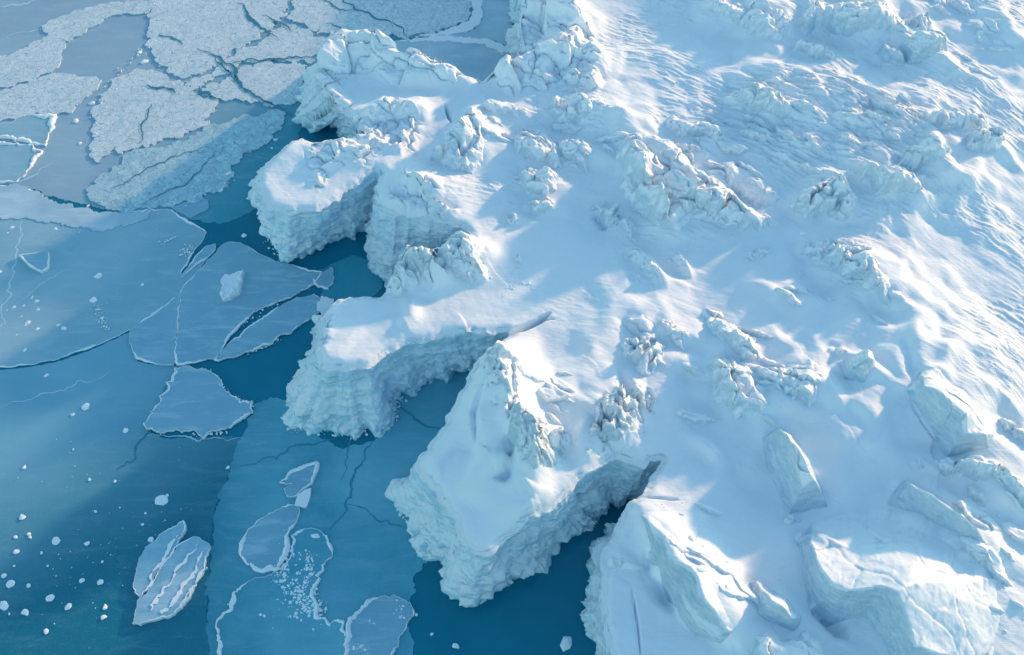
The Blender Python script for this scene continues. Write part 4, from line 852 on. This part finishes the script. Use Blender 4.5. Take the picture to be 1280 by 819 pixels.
for px, py, s in [(28,647,11),(36,668,7),(38,672,6),(20,672,6),(20,690,10),(6,720,8),(14,730,12),(36,732,7),(70,676,14),(109,680,9),(52,692,5),(103,726,8),(126,728,9),(62,748,13),(6,758,14),(32,766,12),(12,768,4),(58,790,8),(86,758,10),(130,772,9),(131,760,8),(189,675,8),(178,656,5),(182,642,5),(120,640,5),(150,635,3),(172,770,5),(128,703,4),(60,708,4),(18,708,5),(172,738,5),(209,620,5)]:
    chunk('ice_chunk', px, py, s, L1, 'ice chunk', 'ice chunks in the dark water at lower left')
L2 = 'small white ice bit lying on the large blue grey sheet'
for px, py, s in [(46,377,9),(40,374,5),(18,385,10),(30,383,6),(36,404,11),(47,412,8),(22,419,5),(80,411,12),(33,407,6),(73,407,8),(28,396,5),(41,372,7),(32,438,8),(70,287,10),(100,291,4),(178,357,8),(10,388,5),(48,388,9),(0,340,10),(163,380,3),(15,285,9),(10,292,6),(23,430,3)]:
    chunk('ice_chunk', px, py, s, L2, 'ice chunk', 'ice bits on the large blue grey sheet')
L3 = 'small ice bit stuck on the thinning sheet below the large grey one'
for px, py, s in [(58,470,8),(91,519,8),(157,539,9),(30,585,7),(92,562,4),(108,508,14),(112,600,6),(144,602,5)]:
    chunk('ice_chunk', px, py, s, L3, 'ice chunk', 'ice bits on the thinning sheet')
singles = [(123,346,16,'heart shaped pale chunk in the middle of the large blue grey sheet'),(117,375,14,'double white chunk at the head of the trail of rubble'),(129,398,8,'single white pebble of ice halfway down the trail of rubble'),
 (247,445,15,'white chunk at the lower tip of the large angular floe'),(193,425,6,'tiny white bit on the four sided floe'),(186,445,6,'second tiny bit near the foot of the four sided floe'),(305,295,11,'pale pebble in open water left of the blocky headland'),
 (203,626,20,'angular white shard on dark water between the sheet and the slabs'),(285,585,7,'lone white bit on the clear blue sheet above the kidney shaped floe'),(307,745,10,'small chunk by itself left of the long blue floe'),(285,775,10,'pair of crumbs on the faint floe near the bottom'),
 (285,218,16,'pale square piece broken off the tip of the bluish brash plate'),(275,238,12,'smaller broken piece below the pale square one'),(570,808,11,'white bit in dark water at the bottom centre'),(708,803,20,'angular piece in the dark inlet at the bottom'),
 (395,672,22,'snow covered lump at the top of the long blue floe'),(540,793,5,'tiny bit right of the rounded bottom floe'),(180,78,16,'oval pale piece in the grey lead at upper left'),(174,66,11,'small oval piece above the larger one in the grey lead'),
 (115,130,14,'pale oval piece at the left tip of the large brash plate'),(84,138,9,'small piece at the lower tip of the brash pair'),(95,152,14,'flat broken piece on the smooth grey lead'),(110,258,6,'small piece at the left tip of the bluish brash plate'),
 (100,180,8,'small speck on the grey lead below the flat broken piece'),(344,175,9,'small piece floating in the dark strip left of the ragged headland'),(340,186,6,'tiny piece floating left of the blocky headland top')]
for px, py, s, l in singles:
    chunk('ice_chunk', px, py, s, l, 'ice chunk', None, flat=s < 30)
# the frosted boulder on the angular floe
floe('ice_boulder', [(278,374),(282,352),(292,347),(306,345),(305,360),(298,374),(284,378)], M['rim'], 'frosted grey boulder sitting on the large angular floe', 'ice boulder', .55, .2, rim=.5, rimh=.15, jit=.25)
for px, py, s, l in [(783,322,11,'round pebble left of the trailing trio'),(795,352,8,'small pebble below the trailing trio'),(720,280,9,'small snow covered lump left of the fluted fan'),(652,352,8,'dark pebble at the right end of the humps on the hooked headland'),
   (640,350,7,'left one of the pebbles by the humps on the hooked headland'),(1000,345,10,'small stick like lump left of the tall ridged crag'),(1002,302,14,'pale sliver on the shaded slope below the fluted face'),(1173,58,8,'lone small boulder right of the peaked crag'),
   (922,583,9,'little pale lump left of the tall tilted slab'),(858,688,12,'pitted lump on the lower right headland'),(1065,508,8,'small lump in the hollow of the sunlit drift'),(850,650,10,'small crumb beside the crack of the lower right headland')]:
    chunk('snow_lump', px, py, s, l, 'ice lump', None, zf=True, flat=False)

# crumbs nobody could count: one object each
def crumbs(name, label, spots, zf, seed):
    rn = random.Random(seed); V = []; F = []; base = None
    bm = bmesh.new(); bmesh.ops.create_icosphere(bm, subdivisions=1, radius=1); bv = np.array([v.co[:] for v in bm.verts]); bf = np.array([[v.index for v in f.verts] for f in bm.faces]); bm.free()
    P = []
    for path, n, w, smin, smax in spots:
        for _ in range(n):
            i = rn.randrange(len(path)-1) if len(path) > 1 else 0; t = rn.random()
            q = path[i] if len(path) == 1 else (path[i][0]*(1-t)+path[i+1][0]*t, path[i][1]*(1-t)+path[i+1][1]*t)
            P.append((q[0]+rn.gauss(0, w), q[1]+rn.gauss(0, w*.8), smin+(smax-smin)*rn.random()**2.5))
    X = np.array([at(a, b, Z0 if zf else .1) for a, b, _ in P]); Z = Hf(X[:, 0], X[:, 1]) if zf else np.full(len(P), .14)
    for k, (a, b, s) in enumerate(P):
        r = s*.019; A = rn.random()*6.28; v = bv*np.array([1, rn.uniform(.55, 1), rn.uniform(.35, .6)])*r*(1+.3*np.array([[rn.random()] for _ in bv]))
        v = np.stack([v[:, 0]*math.cos(A)-v[:, 1]*math.sin(A), v[:, 0]*math.sin(A)+v[:, 1]*math.cos(A), v[:, 2]], 1)+np.array([X[k, 0], X[k, 1], Z[k]])
        F.append(bf+len(V)*len(bv)); V.append(v)
    o = mesh_obj(name, np.concatenate(V), np.concatenate(F), M['rim'], smooth=False); tag(o, label, 'ice rubble', kind='stuff')
crumbs('ice_rubble', 'white crumbs of ice banked on the floes and sheets', [
 ([(360,690),(350,730),(380,745),(395,770)], 700, 8, 2, 8), ([(385,690),(385,720),(375,745),(385,765)], 700, 5, 2, 8), ([(330,780),(350,760),(370,770)], 60, 9, 2, 9),
 ([(290,500),(268,478),(262,470)], 120, 4, 2, 8), ([(318,508),(296,500)], 50, 2.5, 2, 8), ([(240,545),(285,540)], 40, 1.5, 2, 7), ([(210,402),(212,428),(202,430)], 90, 4, 2, 8),
 ([(296,408),(330,385),(380,358),(396,342)], 160, 3.5, 1.5, 6), ([(310,440),(350,425)], 50, 2, 1.5, 5), ([(120,382),(128,400),(135,415)], 60, 3, 1.5, 6), ([(240,306),(228,318)], 60, 4, 1.5, 6),
 ([(200,305),(222,296)], 30, 2, 1.5, 6), ([(352,650),(358,670)], 60, 4, 1.5, 7), ([(320,710),(345,708)], 40, 3, 1.5, 6), ([(500,760),(505,775)], 60, 6, 1.5, 7), ([(440,790),(445,815),(470,815)], 70, 5, 1.5, 8), ([(465,775),(470,780)], 12, 3, 3, 8),
 ([(190,760),(240,690)], 60, 8, 1.5, 6), ([(180,730),(220,670)], 25, 6, 1.5, 5), ([(205,690),(195,715)], 30, 4, 1.5, 5), ([(360,535),(440,545),(492,525),(500,495)], 150, 3, 2, 8), ([(500,630),(530,680),(562,700),(598,750)], 120, 4, 2, 9), ([(332,296),(352,322),(400,308)], 60, 3, 2, 7), ([(40,740),(120,700),(200,640)], 70, 40, 1, 3), ([(80,390),(200,330),(60,300)], 50, 50, 1, 2.5), ([(40,600),(160,560)], 30, 40, 1, 2.5),
 ([(195,-10),(192,50),(150,90),(120,140),(118,190)], 160, 5, 2, 7), ([(400,342),(408,352)], 20, 3, 2, 6), ([(288,222),(200,262),(120,255)], 60, 8, 2, 6), ([(300,745),(285,775)], 12, 6, 2, 6)], False, 3)
crumbs('snow_rubble', 'small lumps and crumbs of ice strewn on the snow', [
 ([(590,345),(640,355),(660,352)], 26, 8, 3, 9), ([(750,265),(790,320),(820,355)], 40, 5, 3, 9), ([(660,240),(700,290)], 26, 14, 2, 8), ([(840,640),(900,740)], 50, 16, 1, 6), ([(850,90),(760,100),(900,60)], 60, 40, 1, 3.5),
 ([(880,420),(1000,540)], 60, 18, 2, 7), ([(1000,330),(1100,420),(1200,430)], 60, 30, 1, 3.5), ([(1150,80),(1260,260)], 70, 30, 1, 4), ([(1180,600),(1280,680)], 60, 20, 2, 8), ([(600,120),(760,150)], 90, 14, 2, 8),
 ([(690,140),(740,210)], 50, 16, 2, 8), ([(780,200),(960,290)], 120, 22, 2, 8), ([(690,470),(720,560)], 40, 14, 2, 7), ([(540,110),(620,200)], 60, 20, 1.5, 7), ([(960,720),(1000,800)], 40, 18, 1.5, 7), ([(1100,680),(1240,760)], 90, 24, 2, 8), ([(900,120),(1200,200)], 160, 30, 1.5, 6)], True, 5)

# ------------------------------------------------------------------ light
w = bpy.data.worlds.new('World'); sc.world = w; w.use_nodes = True; nt = w.node_tree; bg = nt.nodes['Background']
sky = nt.nodes.new('ShaderNodeTexSky'); sky.sky_type = 'NISHITA'; sky.sun_disc = False; sky.sun_elevation = SEL; sky.sun_rotation = R(90)-SAZ
sky.air_density = 1.3; sky.dust_density = .4; sky.ozone_density = 2.0; sky.altitude = 100
tint = nt.nodes.new('ShaderNodeMix'); tint.data_type = 'RGBA'; tint.blend_type = 'MULTIPLY'; tint.inputs[0].default_value = 1; tint.inputs[7].default_value = (.76, .98, .98, 1)
nt.links.new(sky.outputs[0], tint.inputs[6]); nt.links.new(tint.outputs[2], bg.inputs[0]); bg.inputs[1].default_value = .15
sl = bpy.data.lights.new('sun', 'SUN'); sl.energy = 2.2; sl.angle = R(3); sl.color = (1, .60, .32)
so = bpy.data.objects.new('sun', sl); COL.objects.link(so)
so.rotation_euler = Vector((SX*math.cos(SEL), SY*math.cos(SEL), math.sin(SEL))).to_track_quat('Z', 'Y').to_euler(); so.location = (60, 60, 60)
sc.view_settings.view_transform = 'Standard'; sc.view_settings.look = 'None'; sc.view_settings.gamma = 1; sc.view_settings.exposure = 1.0
sc.render.engine = 'CYCLES'; sc.cycles.max_bounces = 8; sc.cycles.diffuse_bounces = 6
